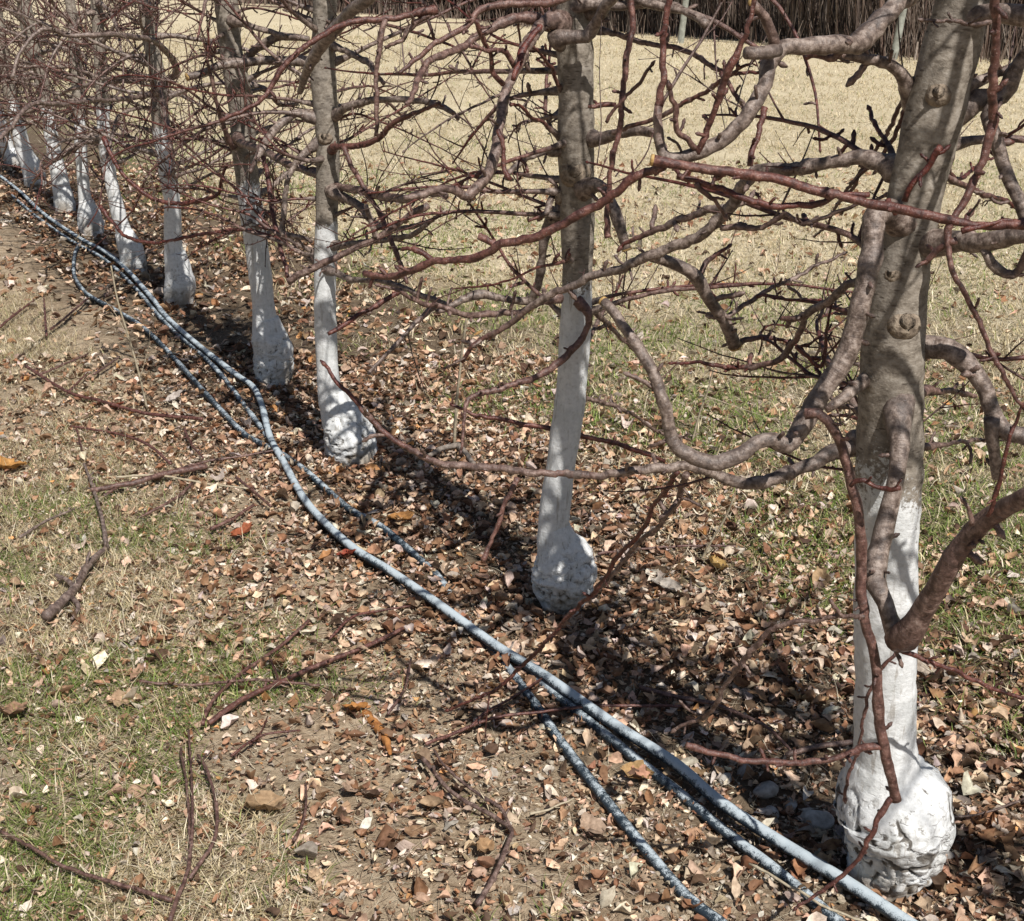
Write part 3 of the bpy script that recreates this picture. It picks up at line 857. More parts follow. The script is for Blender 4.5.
# tree 0 stands beside the photographer: only its shoots and its shadow reach the picture
t0 = Tree.__new__(Tree)
def tree_zero():
    b = np.array([1.46, .90, 0.])
    px = []
    s = t0
    s.idx = 0; s.base = b; s.Y = b[1]
    s.root = empty('apple_tree', b, 'apple tree just past the right edge whose long red shoots cross the nearest trunk', 'tree', 'whitewashed apple trees in the row')
    pts = [b + np.array([.03 * math.sin(2.6 * z) + .02 * z, .02 * z, z]) for z in np.arange(-.05, 2.8, .2)]
    rad = [.05 - .014 * max(z, 0) for z in np.arange(-.05, 2.8, .2)]
    s.tp, s.tr = smooth_path(pts, rad, .03)
    mb = MB(); tube(mb, s.tp, s.tr, 16, 0.0, .05)
    mb.build('trunk', M_TRUNK, s.root, b, {'paint': lambda V: 1 - sstep(.6, .8, V[:, 2]), 'crack': lambda V: np.full(len(V), .22)})
    P, R = smooth_path([b + np.array([.0, 0, z]) for z in (.26, .2, .12, .04, -.04)], [.05, .08, .10, .085, .08], .02)
    mb = MB(); tube(mb, P, R, 28, 0.0, .08)
    mb.build('graft_bulb', M_TRUNK, s.root, b, {'paint': lambda V: np.full(len(V), 1.2), 'crack': lambda V: np.full(len(V), .8)})
    s.twigs, s.limbs = [], []
tree_zero(); TR[0] = t0

# limbs measured from the photograph: tree, key, parent key, [(x, y, width)], [distance at start .. end], options
def T(tree, key, par, pts, Ys, **kw):
    tr = TR[tree]
    n = len(pts)
    if len(Ys) == 2 and n > 2: Yv = np.linspace(Ys[0], Ys[1], n)
    else: Yv = np.interp(np.linspace(0, 1, n), np.linspace(0, 1, len(Ys)), Ys)
    P, R = [], []
    for (x, y, w), Yq in zip(pts, Yv):
        p, t = at(x, y, Yq); P.append(p); R.append(max(.0011, w * .46 / F * t))
    parent = KEY[par] if par else None
    o, P, R = tr.limb(P, R, parent=parent, name='twig' if par else 'branch', **kw)
    KEY[key] = o
KEY = {}
def wpts(xy, w0, w1):
    n = len(xy)
    return [(x, y, w0 + (w1 - w0) * i / (n - 1)) for i, (x, y) in enumerate(xy)]

# ---- nearest tree
T(1, 'b1', None, [(905, 222, 34), (890, 212, 28), (876, 219, 24), (871, 258, 23), (862, 300, 23), (845, 362, 22), (821, 403, 21), (806, 432, 22), (790, 451, 23), (775, 445, 17), (758, 448, 17), (736, 462, 18),
     (712, 466, 17), (690, 457, 16), (674, 441, 15), (668, 407, 14), (654, 369, 13), (636, 340, 12), (616, 315, 11), (603, 301, 10)], [1.99, 1.90, 1.86, 1.84, 1.86, 1.95], spurs=7, twigs=.5, cut=True)
T(1, 'b1b', None, [(862, 440, 20), (840, 450, 16), (824, 457, 14), (795, 470, 14), (765, 479, 14), (736, 482, 13), (701, 473, 12), (677, 470, 10), (642, 473, 9), (601, 476, 8), (560, 476, 8), (517, 474, 8), (479, 469, 8), (432, 460, 7),
     (397, 443, 6), (373, 425, 6), (356, 405, 5), (338, 384, 4.5), (326, 366, 4)], [2.03, 2.0, 1.95, 2.0, 2.08, 2.12], spurs=9, twigs=.4)
T(1, 'b1bs', 'b1b', [(517, 478, 7), (508, 498, 6), (499, 522, 5), (490, 545, 5), (483, 560, 7)], [2.05, 2.02], red=.7, twigs=0, spurs=10)
T(1, 'hang', 'b1b', [(677, 472, 6), (669, 490, 6), (655, 510, 5), (633, 540, 5), (604, 580, 5), (579, 608, 5), (546, 645, 4.5), (528, 662, 4.5), (487, 692, 4), (449, 710, 2.5)], [2.0, 2.2, 2.4, 2.52], red=.9, twigs=.5, spurs=6)
T(1, 'hang2', 'b1b', [(686, 475, 8), (672, 505, 6), (655, 528, 6), (640, 545, 5), (612, 580, 5), (590, 600, 3.5)], [2.02, 2.35], twigs=.5, spurs=10, red=.3)
T(1, 'b1c', 'b1', [(806, 416, 14), (818, 415, 12), (828, 423, 11), (842, 447, 11), (852, 488, 11), (862, 533, 11), (862, 591, 11), (865, 612, 11), (876, 674, 10.5), (879, 719, 11), (886, 750, 11), (893, 777, 11), (896, 800, 11)], [1.83, 1.80], red=.62, twigs=0, spurs=12)
T(1, 'b1ct', 'b1', [(895, 797, 8), (886, 806, 6.5), (876, 822, 6), (866, 840, 6), (854, 862, 5), (842, 876, 4.5), (820, 893, 4), (797, 907, 3)], [1.80, 1.79], red=.85, twigs=0, spurs=14)
T(1, 'b1cs', 'b1', [(884, 745, 8), (860, 752, 7.5), (821, 763, 7), (780, 765, 7), (749, 763, 6.5), (728, 757, 6), (708, 753, 6.5), (686, 745, 7)], [1.80, 1.83], red=.75, twigs=0, spurs=22)
T(1, 'b1cx', 'b1', [(896, 652, 4), (884, 668, 4), (874, 690, 4), (866, 712, 3.5), (858, 745, 3.5), (852, 765, 3.5), (845, 797, 4)], [1.88, 1.89], red=.7, twigs=0, spurs=14)
T(1, 'b1cy', 'b1', [(864, 618, 5), (845, 617, 5), (810, 621, 5), (787, 623, 5.5), (766, 635, 6), (748, 655, 6.5), (732, 671, 6), (722, 690, 5), (717, 705, 6), (708, 714, 5), (676, 729, 3.5)], [1.80, 1.90, 2.05], red=.35, twigs=0, spurs=12)
T(1, 'b1cz', 'b1', [(850, 487, 5), (858, 481, 5), (876, 488, 4), (888, 491, 5), (900, 488, 5)], [1.79, 1.75], red=.9, twigs=0, spurs=20)
T(1, 'b1d', None, [(897, 398, 34), (897, 416, 28), (897, 436, 22), (897, 462, 20), (890, 500, 21), (883, 535, 22), (877, 560, 22), (874, 580, 24), (880, 592, 20), (886, 604, 18), (891, 618, 18), (896, 632, 22), (902, 646, 19)], [1.98, 1.91, 1.86, 1.82, 1.80], spurs=12, twigs=0, jit=.06)
T(1, 'b0', None, [(896, 640, 20), (905, 636, 25), (916, 622, 25), (930, 598, 24), (945, 571, 24), (972, 534, 22), (996, 513, 22), (1023, 499, 21), (1070, 476, 19), (1130, 440, 16)],
  [1.80, 1.74, 1.66, 1.5], red=.42, spurs=8, twigs=0, jit=.06)
T(1, 'b0u', 'b0', [(988, 516, 5.5), (992, 503, 5), (996, 485, 5), (1003, 455, 4.5), (1014, 425, 4), (1021, 408, 3.5)], [1.62, 1.60], red=.9, twigs=0, spurs=10)
T(1, 'b0v', 'b0', [(972, 524, 6), (970, 512, 5), (965, 503, 4)], [1.66, 1.66], red=.5, twigs=0, spurs=6)
T(1, 'b0w', 'b0', [(898, 650, 6), (925, 660, 5), (950, 668, 5), (980, 680, 5), (1010, 694, 4.5), (1040, 700, 4)], [1.78, 1.8], red=.9, twigs=0, spurs=12)
T(1, 'b2', None, [(912, 350, 26), (930, 347, 21), (948, 349, 20), (966, 363, 20), (982, 385, 19), (992, 412, 19), (1003, 432, 20), (1023, 437, 19), (1060, 446, 17), (1120, 440, 13)], [2.02, 1.95, 1.9], spurs=4, twigs=.4)
T(1, 'b2s', 'b2', [(993, 418, 18), (992, 440, 15), (995, 462, 13), (997, 478, 11)], [1.93, 1.95], spurs=3, twigs=0)
T(1, 'b2t', None, [(918, 392, 9), (930, 391, 8), (945, 390, 7), (960, 393, 6), (975, 396, 5)], [2.06, 2.2], spurs=10, twigs=2, red=.5)
T(1, 'b2u', None, [(918, 446, 7), (945, 446, 5), (970, 444, 4), (985, 441, 4)], [2.06, 2.2], spurs=10, twigs=2, red=.4)
T(1, 'b3', None, [(912, 246, 26), (940, 243, 22), (961, 242, 20), (980, 243, 20), (1004, 239, 19), (1023, 236, 18), (1075, 238, 15)], [2.0, 1.88, 1.8], spurs=8, twigs=.5)
T(1, 'b3s', 'b3', [(984, 250, 11), (990, 266, 10), (1003, 275, 10), (1017, 274, 10), (1024, 262, 9), (1030, 246, 8)], [1.87, 1.84], spurs=10, twigs=0)
T(1, 'b3u', 'b3', [(975, 238, 9), (966, 225, 7), (972, 210, 6)], [1.92, 1.95], spurs=16, twigs=0)
T(1, 'b4', None, [(945, 120, 26), (975, 100, 22), (1000, 95, 18), (1014, 74, 16), (1030, 50, 14), (1050, 20, 12)], [2.02, 1.98], spurs=10, twigs=1)
T(1, 'b4b', 'b4', [(1008, 86, 15), (994, 104, 15), (987, 118, 16), (994, 142, 15), (1001, 166, 15), (1008, 185, 15), (1016, 199, 15), (1023, 216, 15), (1034, 240, 14)], [2.0, 1.93], spurs=12, twigs=.6)
T(1, 'b5', None, [(950, 24, 30), (976, 16, 24), (994, 13, 22), (1023, 15, 22), (1070, 22, 18)], [2.0, 1.9], spurs=3, twigs=.5)
T(1, 'b5s', 'b5', [(992, 22, 6), (980, 24, 5), (967, 24, 5), (953, 21, 4.5), (941, 21, 4.5), (924, 20, 4)], [1.88, 1.84], red=.3, twigs=0, spurs=30)
T(1, 'b6', None, [(920, 110, 22), (912, 96, 18), (906, 82, 15), (897, 71, 14), (885, 64, 13), (867, 59, 12), (850, 57, 11), (836, 56, 9), (825, 52, 8)], [2.04, 2.0, 1.95], spurs=8, twigs=1)
T(1, 'b7', None, [(978, -92, 34), (946, -50, 27), (918, -18, 24), (896, 4, 22), (873, 30, 23), (860, 42, 24), (846, 43, 19), (821, 43, 18), (800, 45, 18), (783, 50, 18), (772, 66, 18), (765, 90, 17), (749, 113, 16), (726, 137, 16), (701, 153, 15), (682, 157, 13), (667, 153, 12), (661, 140, 11), (658, 117, 10), (659, 104, 9)],
  [2.02, 1.92, 1.84, 1.80, 1.80, 1.80], spurs=10, twigs=.6)
T(1, 'b7u', 'b7', [(659, 106, 10), (661, 92, 7.5), (664, 78, 7), (667, 55, 6.5), (669, 30, 7), (672, 8, 7.5), (674, -25, 6)], [1.80, 1.80], red=.85, twigs=0, spurs=10)
T(1, 'b7l', 'b7', [(778, 50, 16), (768, 52, 15), (757, 53, 14), (746, 53, 13)], [1.80, 1.77], spurs=14, twigs=0)
T(1, 'b7v', 'b7', [(698, 152, 9), (703, 138, 7.5), (709, 117, 7), (716, 98, 7), (722, 83, 8), (727, 66, 10), (733, 55, 9), (740, 40, 7), (750, 20, 6), (760, -10, 5)], [1.79, 1.74], red=.8, twigs=0, spurs=16)
T(1, 'b7w', 'b7', [(696, 150, 7), (687, 139, 6.5), (674, 127, 6), (674, 110, 5.5), (670, 90, 5)], [1.79, 1.76], red=.6, twigs=0, spurs=14)
T(1, 'b7x', 'b7', [(766, 108, 7), (763, 122, 6.5), (758, 136, 6.5), (753, 150, 7), (750, 166, 7)], [1.79, 1.76], red=.85, twigs=0, spurs=14)
T(1, 'b7y', 'b7', [(776, 46, 14), (772, 30, 11), (766, 16, 10), (758, 8, 11), (752, 2, 9)], [1.80, 1.77], red=.3, twigs=0, spurs=14, cut=True)
T(1, 'b7z', 'b7', [(850, 40, 10), (832, 58, 8), (818, 56, 7), (806, 58, 6)], [1.86, 1.9], spurs=18, twigs=2)
T(1, 'b9', None, [(905, 168, 34), (884, 162, 21), (862, 156, 16), (838, 159, 15), (811, 162, 15), (783, 165, 14), (758, 168, 14), (749, 177, 14), (740, 190, 13), (731, 206, 13), (706, 229, 12), (679, 242, 12), (640, 258, 11), (616, 268, 9), (592, 277, 9), (573, 285, 8), (549, 293, 8), (528, 309, 7), (518, 320, 7), (499, 332, 6), (473, 347, 5), (462, 362, 4)],
  [2.03, 2.12, 2.25, 2.4, 2.5], spurs=16, twigs=5, tl=(.05, .2))
T(1, 'b9a', 'b9', [(726, 209, 10), (710, 209, 9), (695, 212, 8), (679, 217, 8), (664, 226, 8), (650, 232, 7), (634, 238, 5), (622, 246, 3.5)], [2.22, 2.35], spurs=14, twigs=3)
T(1, 'b9b', 'b9', [(650, 256, 12), (662, 259, 12), (678, 266, 13), (693, 275, 14), (703, 291, 14), (713, 308, 13), (722, 320, 13), (729, 333, 14), (735, 346, 15)], [2.32, 2.42], spurs=16, twigs=5, tl=(.05, .16), cut=True)
T(1, 'b9c', 'b9', [(736, 348, 8), (745, 340, 6), (765, 336, 5), (785, 341, 4), (800, 348, 3)], [2.42, 2.45], spurs=16, twigs=3)
T(1, 'b9d', 'b9', [(724, 320, 6), (740, 308, 5), (757, 296, 5), (775, 285, 4.5), (796, 275, 4.5), (818, 265, 4), (842, 254, 3)], [2.40, 2.5], spurs=10, twigs=2, red=.3)
T(1, 'b9e', 'b9', [(757, 296, 4), (780, 297, 4), (800, 299, 3.5), (818, 300, 3)], [2.43, 2.46], spurs=10, twigs=0)
T(1, 'b9f', 'b9', [(700, 275, 6), (707, 262, 6), (715, 256, 5), (728, 247, 3.5)], [2.36, 2.4], spurs=20, twigs=0)
T(1, 'b9g', 'b9', [(722, 228, 7), (735, 228, 6.5), (755, 228, 6), (773, 222, 6), (786, 216, 6), (800, 222, 5), (818, 222, 5), (838, 214, 4.5), (862, 203, 4), (884, 196, 3.5)], [2.2, 2.05], spurs=12, twigs=1, red=.4)
T(1, 'b10', None, [(888, 268, 16), (872, 276, 12), (859, 280, 10), (841, 288, 9), (828, 301, 9), (812, 311, 8), (798, 318, 7), (781, 319, 4)], [2.05, 2.22], spurs=12, twigs=2)
T(1, 'b10b', 'b10', [(808, 312, 8), (803, 326, 7), (796, 338, 7), (790, 346, 7), (781, 361, 8), (765, 366, 6), (748, 368, 6), (729, 369, 5), (700, 366, 4), (674, 363, 3)], [2.18, 2.3], spurs=12, twigs=2)
T(1, 'b10c', 'b10', [(796, 346, 5), (808, 355, 5), (820, 367, 5), (826, 352, 4), (827, 332, 3.5), (831, 306, 3)], [2.2, 2.2], spurs=14, twigs=1)
T(1, 'b11', None, [(898, 372, 24), (882, 377, 22), (870, 382, 18), (860, 387, 14), (846, 396, 13), (836, 402, 12), (826, 410, 9)], [2.04, 2.0, 1.93, 1.92], spurs=8, twigs=0)
T(1, 'long', None, [(900, 172, 8), (882, 138, 5), (870, 110, 4)], [2.06, 2.2], twigs=0, spurs=4)
T(1, 'wh1', None, [(914, 92, 6), (900, 118, 5), (884, 150, 4.5), (866, 172, 4), (846, 196, 3.5), (838, 204, 3)], [2.1, 2.3], twigs=0, spurs=3, red=.7)
T(1, 'wh2', None, [(916, 80, 6), (903, 112, 5), (888, 144, 4.5), (858, 184, 4), (836, 216, 3), (815, 236, 2.5)], [2.12, 2.4], twigs=0, spurs=3, red=.5)
T(1, 'rt1', None, [(944, 110, 8), (955, 150, 6), (952, 172, 5), (960, 178, 4.5), (974, 172, 4), (990, 160, 3), (1004, 155, 3)], [2.06, 2.3], twigs=1, spurs=8)
T(1, 'rt2', None, [(930, 170, 8), (950, 178, 7), (970, 188, 6), (985, 196, 6), (1000, 200, 5), (1024, 212, 4)], [2.08, 2.3], twigs=2, spurs=10)
# ---- shoots of the tree beside the photographer
P0 = lambda z: None
def T0shoot(key, xy, Ys, par=None, start_z=None, **kw):
    tr = TR[0]
    n = len(xy); Yv = np.interp(np.linspace(0, 1, n), np.linspace(0, 1, len(Ys)), Ys)
    P, R = [], []
    for (x, y, w), Yq in zip(xy, Yv):
        p, t = at(x, y, Yq); P.append(p); R.append(w * .5 / F * t)
    if start_z is not None:
        p0, r0 = tr.trunk_at(start_z)
        a = P[0]; mid = p0 * .5 + a * .5 + np.array([0, .05, .08])
        P = [p0, p0 * .8 + mid * .2, mid] + P; R = [.012, .011, .009] + R
    o, P, R = tr.limb(P, R, parent=KEY[par] if par else None, name='twig' if par else 'branch', **kw)
    KEY[key] = o
T0shoot('r1', [(1060, 222, 9), (1024, 219, 9), (982, 219, 9), (950, 213, 9), (920, 205, 10), (893, 198, 10), (870, 196, 9), (845, 192, 9), (804, 185, 9.5), (770, 178, 10), (742, 174, 10), (698, 170, 10), (672, 166, 10), (652, 160, 11)], [1.62, 1.70, 1.72], start_z=1.15, red=.82, twigs=0, spurs=9, cut=True)
T0shoot('r2', [(664, 166, 10), (651, 172, 9), (631, 181, 9), (605, 198, 9), (579, 212, 9), (538, 236, 8.5), (501, 245, 8), (470, 258, 7.5), (432, 263, 7.5), (402, 273, 7), (380, 275, 7), (364, 273, 6)], [1.72, 1.80, 1.95], par='r1', red=.8, twigs=0, spurs=7)
T0shoot('r2s', [(499, 246, 7), (490, 242, 6.5), (478, 236, 6)], [1.85, 1.85], par='r1', red=.8, twigs=0, spurs=2)
T0shoot('r2t', [(434, 262, 6), (424, 254, 5.5), (412, 248, 6)], [1.9, 1.9], par='r1', red=.95, twigs=0, spurs=8)
T0shoot('r3', [(905, 200, 8), (908, 192, 7), (917, 180, 6.5), (927, 168, 6.5), (934, 157, 6), (941, 146, 6)], [1.70, 1.68], par='r1', red=1, twigs=0, spurs=26)
T0shoot('r4', [(888, 198, 6), (891, 206, 5), (896, 215, 5)], [1.70, 1.69], par='r1', red=.9, twigs=0, spurs=2)
T0shoot('r5', [(868, 194, 6), (838, 192, 6), (826, 199, 6), (811, 203, 7), (790, 204, 7), (770, 205, 7), (742, 197, 6.5), (715, 188, 6), (694, 180, 6), (677, 176, 7)], [1.70, 1.74], par='r1', red=.9, twigs=0, spurs=12)
T0shoot('r6', [(696, 184, 5), (706, 196, 5), (716, 204, 4), (724, 214, 4)], [1.73, 1.75], par='r1', red=.5, twigs=0, spurs=10)
T0shoot('r7', [(1010, -60, 9), (1006, -15, 9), (1005, 30, 9), (1005, 60, 9), (1005, 92, 9), (1006, 120, 10), (1002, 148, 9), (990, 178, 7.5), (980, 200, 8), (970, 214, 7), (960, 232, 8), (959, 250, 6), (965, 279, 5.5), (980, 317, 5.5), (991, 346, 5), (1000, 370, 4.5), (1024, 408, 4)],
        [1.6, 1.66, 1.64, 1.6], start_z=1.75, red=.72, twigs=0, spurs=12)
T0shoot('r8', [(962, 230, 6), (978, 226, 5), (996, 222, 4.5), (1012, 221, 4)], [1.63, 1.63], par='r7', red=.95, twigs=0, spurs=8)
T0shoot('r9', [(957, 240, 8), (945, 246, 7), (935, 256, 7), (925, 263, 6)], [1.64, 1.66], par='r7', red=.7, twigs=0, spurs=30)

# ---- second tree
Y2 = TR[2].Y
T(2, 'c1', None, [(566, 30, 22), (545, 20, 14), (530, 15, 12), (511, 18, 11), (484, 29, 9), (464, 39, 8), (443, 51, 8), (427, 64, 7.5), (419, 78, 7), (414, 92, 6.5), (406, 104, 4)], [Y2, 3.0, 2.75], spurs=8, twigs=1.5, red=.5)
T(2, 'c1b', None, [(600, -30, 10), (585, -8, 9), (570, 1, 8), (551, 8, 8), (525, 9, 8), (490, 12, 7.5), (475, 22, 7), (464, 30, 6.5), (445, 39, 6), (427, 52, 6), (412, 63, 5), (398, 74, 4)], [2.7, 2.55, 2.5], spurs=12, twigs=1.5, red=.65)
T(2, 'c2', None, [(562, 24, 24), (548, 20, 16), (537, 30, 13), (525, 47, 12), (517, 66, 11), (509, 84, 11), (504, 104, 11.5), (500, 125, 12), (498, 149, 11.5), (494, 163, 12), (486, 178, 12.5), (475, 192, 12), (466, 199, 11), (456, 194, 9.5), (444, 191, 8.5), (432, 193, 7.5), (420, 196, 7), (404, 198, 5)], [Y2 - .04, 2.85, 2.72, 2.68, 2.6], spurs=10, twigs=1.2, red=.28)
T(2, 'c2b', 'c2', [(504, 84, 6), (494, 72, 6), (493, 56, 5), (487, 44, 4.5), (481, 34, 5), (476, 20, 5)], [2.73, 2.65], red=.8, twigs=0, spurs=18)
T(2, 'c2c', 'c2', [(515, 66, 6), (508, 54, 6), (496, 52, 5), (484, 50, 4), (470, 46, 4)], [2.73, 2.65], red=.7, twigs=0, spurs=14)
T(2, 'c2d', 'c2', [(498, 130, 5), (504, 150, 5), (504, 168, 5), (510, 180, 6)], [2.68, 2.66], red=.9, twigs=0, spurs=14)
T(2, 'c2e', 'c2', [(540, 26, 7), (530, 40, 7), (522, 52, 8), (519, 66, 7), (513, 80, 5)], [2.74, 2.66], red=.95, twigs=0, spurs=8)
T(2, 'c3', None, [(557, 42, 22), (562, 38, 16), (574, 38, 14), (587, 36, 14), (594, 26, 13), (600, 14, 13), (612, 0, 12), (630, -22, 10), (660, -45, 7)], [3.06, 3.02, 2.9], spurs=5, twigs=.6)
T(2, 'c3b', None, [(590, 12, 13), (604, 4, 11), (616, -10, 10), (640, -30, 8)], [3.1, 3.3], spurs=8, twigs=1)
T(2, 'c4', None, [(585, 138, 18), (600, 139, 12), (621, 135, 11), (640, 132, 11), (655, 135, 11), (658, 142, 8)], [Y2, 2.9], spurs=8, twigs=.8)
T(2, 'c4b', 'c4', [(612, 132, 6), (630, 124, 5), (653, 117, 5), (678, 104, 5), (706, 90, 5), (723, 78, 5), (737, 70, 4), (752, 62, 3)], [2.98, 2.7], twigs=1, spurs=8)
T(2, 'c4c', None, [(585, 24, 8), (608, 31, 6), (635, 41, 6), (655, 46, 6), (674, 50, 5.5), (702, 59, 6), (717, 70, 5), (733, 74, 4.5), (762, 72, 3.5)], [Y2, 2.9], twigs=1.2, spurs=12)
T(2, 'c4d', 'c4c', [(720, 72, 5), (729, 84, 5), (736, 96, 5), (742, 106, 6), (744, 112, 5)], [2.9, 2.8], twigs=0, spurs=16)
T(2, 'c5', None, [(566, 150, 12), (557, 150, 9), (545, 150, 8), (535, 154, 8), (524, 160, 8), (514, 168, 7), (505, 178, 4)], [Y2, 3.05], spurs=26, twigs=2)
T(2, 'c5b', None, [(562, 140, 6), (545, 127, 4), (532, 118, 4), (520, 108, 3.5), (511, 105, 3)], [Y2, 2.95], twigs=1, spurs=8)
T(2, 'c5c', None, [(562, 96, 5), (552, 76, 4), (542, 62, 3.5), (534, 48, 3)], [Y2, 2.95], twigs=0, spurs=8)
T(2, 'c6', None, [(583, 190, 20), (595, 184, 15), (604, 188, 12), (611, 199, 12), (616, 210, 12), (620, 222, 12), (624, 238, 11.5), (627, 250, 11)], [3.10, 2.98, 2.96], spurs=5, twigs=0, cut=True)
T(2, 'c7', None, [(570, 205, 18), (557, 215, 13), (550, 222, 12), (545, 242, 10), (540, 268, 9.5), (535, 290, 9.5), (528, 300, 9), (508, 298, 8), (487, 295, 8), (476, 296, 10), (465, 299, 9), (450, 307, 7), (436, 312, 5)], [Y2 + .02, 3.22, 3.15], spurs=8, twigs=1.5)
T(2, 'c7b', 'c7', [(552, 196, 8), (548, 203, 8), (545, 212, 6), (538, 218, 4), (528, 221, 4)], [Y2, 3.1], spurs=20, twigs=0)
T(2, 'c8', None, [(560, 298, 9), (540, 304, 7), (518, 313, 6.5), (500, 314, 7), (479, 314, 6.5), (460, 310, 6.5), (440, 302, 6), (429, 301, 5.5), (412, 297, 5), (398, 290, 4), (380, 286, 3)], [3.08, 2.9, 2.8], red=.45, twigs=1.5, spurs=10)
T(2, 'c9', None, [(640, -70, 9), (633, -30, 8), (630, 0, 8), (631, 27, 7.5), (626, 55, 7), (620, 89, 7), (614, 125, 6), (607, 171, 5.5), (607, 200, 5), (607, 226, 7), (608, 238, 8)], [2.75, 2.7], red=.75, twigs=0, spurs=12)
T(2, 'c9b', 'c9', [(616, 105, 5), (606, 105, 6), (597, 106, 5), (588, 106, 4)], [2.7, 2.68], red=.85, twigs=0, spurs=8)
T(2, 'c9c', 'c9', [(607, 122, 4), (620, 102, 4), (634, 90, 4), (643, 80, 4), (651, 66, 3.5)], [2.7, 2.65], red=.6, twigs=0, spurs=10)
T(2, 'c10', None, [(577, 300, 10), (590, 316, 8), (586, 336, 7.5), (576, 352, 8), (559, 368, 8), (540, 379, 7), (525, 384, 6.5), (500, 392, 6), (473, 403, 5.5), (465, 420, 4), (461, 450, 3)], [3.08, 3.02, 2.9], red=.6, twigs=.6, spurs=8)
T(2, 'c11', None, [(566, 436, 6), (550, 427, 5), (520, 420, 5), (495, 416, 5), (473, 412, 4), (450, 404, 3)], [Y2 + .02, 3.2], red=.9, twigs=1.5, spurs=8)
T(2, 'c12', None, [(566, 432, 6), (586, 435, 5), (610, 441, 5), (631, 448, 5.5), (650, 455, 5), (665, 461, 4)], [Y2 + .04, 3.25], red=.95, twigs=2, spurs=10)
T(2, 'c13', None, [(575, 310, 8), (592, 312, 8), (612, 330, 5), (635, 352, 4), (655, 372, 3)], [Y2 + .02, 3.5], red=.3, twigs=2, spurs=10)
T(2, 'c14', None, [(570, 395, 6), (600, 400, 4.5), (630, 415, 4), (655, 432, 3.5), (690, 440, 3)], [Y2 + .02, 3.6], red=.3, twigs=3, spurs=10)
T(2, 'c15', None, [(574, 8, 14), (590, 4, 12), (640, 4, 9), (668, 0, 8), (684, 10, 8), (698, 18, 9), (706, 24, 11)], [Y2 - .02, 2.9], spurs=14, twigs=1)

# ---- third tree
Y3 = TR[3].Y
T(2, 'd1', None, [(571, -130, 16), (540, -110, 14), (490, -80, 14), (440, -48, 14), (400, -22, 14), (366, 3, 14), (352, 13, 14), (340, 26, 14), (326, 42, 14), (314, 60, 12), (306, 76, 9), (300, 92, 6)], [Y2, 3.6, 3.95], spurs=8, twigs=1.5)
T(3, 'd2', None, [(322, 118, 14), (311, 117, 10), (298, 113, 9.5), (286, 119, 9), (275, 130, 9), (265, 144, 8), (256, 160, 6), (250, 172, 4)], [Y3, 4.3, 4.1], spurs=8, twigs=2)
T(3, 'd3', None, [(332, 118, 12), (341, 114, 9), (352, 107, 8), (372, 100, 7.5), (395, 98, 7), (415, 99, 7), (436, 103, 6.5), (450, 110, 6), (458, 119, 4)], [Y3, 4.1, 3.9], spurs=10, twigs=2.5)
T(3, 'd4', None, [(327, 44, 10), (340, 49, 7), (349, 53, 7), (360, 57, 7), (369, 62, 7), (374, 72, 6), (384, 84, 4)], [Y3, 4.1], spurs=14, twigs=2)
T(3, 'd5', None, [(436, 8, 8), (410, 14, 7.5), (390, 20, 7), (372, 22, 7), (349, 25, 7), (325, 33, 6.5), (304, 47, 6), (288, 63, 6), (272, 84, 5.5), (264, 100, 5), (245, 111, 4.5), (220, 121, 4)], [3.3, 3.25, 3.2], red=.8, twigs=.6, spurs=5)
T(3, 'd5b', 'd5', [(386, 21, 6), (381, 36, 6), (378, 59, 5.5), (377, 80, 5), (377, 98, 5), (377, 120, 5), (376, 136, 4)], [3.27, 3.25], red=.5, twigs=.5, spurs=10)
T(3, 'd5c', 'd5', [(436, 9, 6), (420, 18, 6), (408, 30, 6), (402, 40, 5), (385, 48, 4)], [3.3, 3.3], red=.4, twigs=1, spurs=12)
T(3, 'd6', None, [(332, 150, 8), (341, 146, 6.5), (362, 144, 6.5), (380, 137, 6), (397, 123, 6), (420, 112, 5), (440, 103, 4)], [Y3 - .03, 3.9], red=.8, twigs=.8, spurs=8)
T(3, 'd6b', 'd6', [(344, 146, 6), (352, 166, 5.5), (360, 183, 5.5), (377, 211, 5.5), (389, 238, 5.5), (400, 264, 5), (407, 284, 4)], [4.15, 3.95], red=.7, twigs=.3, spurs=5)
T(3, 'd7', None, [(330, 190, 14), (341, 195, 11), (353, 201, 10), (365, 210, 10), (372, 222, 8), (392, 228, 6), (415, 226, 5), (432, 220, 4)], [Y3 - .02, 4.0], spurs=14, twigs=4)
T(3, 'd8', None, [(330, 246, 10), (345, 244, 7), (367, 242, 6.5), (396, 238, 6), (412, 235, 6), (428, 225, 5), (440, 214, 4)], [Y3, 3.9], spurs=12, twigs=4)
T(3, 'd9', None, [(326, 268, 10), (336, 273, 7), (349, 279, 6.5), (362, 280, 6), (377, 281, 6), (402, 288, 6.5), (420, 297, 6.5), (440, 303, 6), (455, 310, 4)], [Y3 - .02, 3.9], spurs=12, twigs=3)
T(3, 'd10', 'd9', [(402, 290, 6), (388, 300, 5.5), (377, 308, 5.5), (362, 316, 5), (349, 324, 5), (338, 329, 5), (328, 334, 4)], [4.0, 3.9], red=.9, twigs=.5, spurs=8)
T(3, 'd11', 'd9', [(436, 304, 7), (425, 315, 6), (414, 326, 5.5), (400, 342, 5), (385, 358, 4.5), (368, 374, 3.5)], [3.95, 3.8], red=.15, twigs=.8, spurs=8)
T(3, 'd12', None, [(322, 140, 14), (308, 150, 8), (296, 162, 7), (288, 180, 6), (286, 206, 6), (282, 232, 6), (292, 237, 6), (303, 238, 5), (312, 242, 4)], [Y3, 4.2], spurs=8, twigs=2)
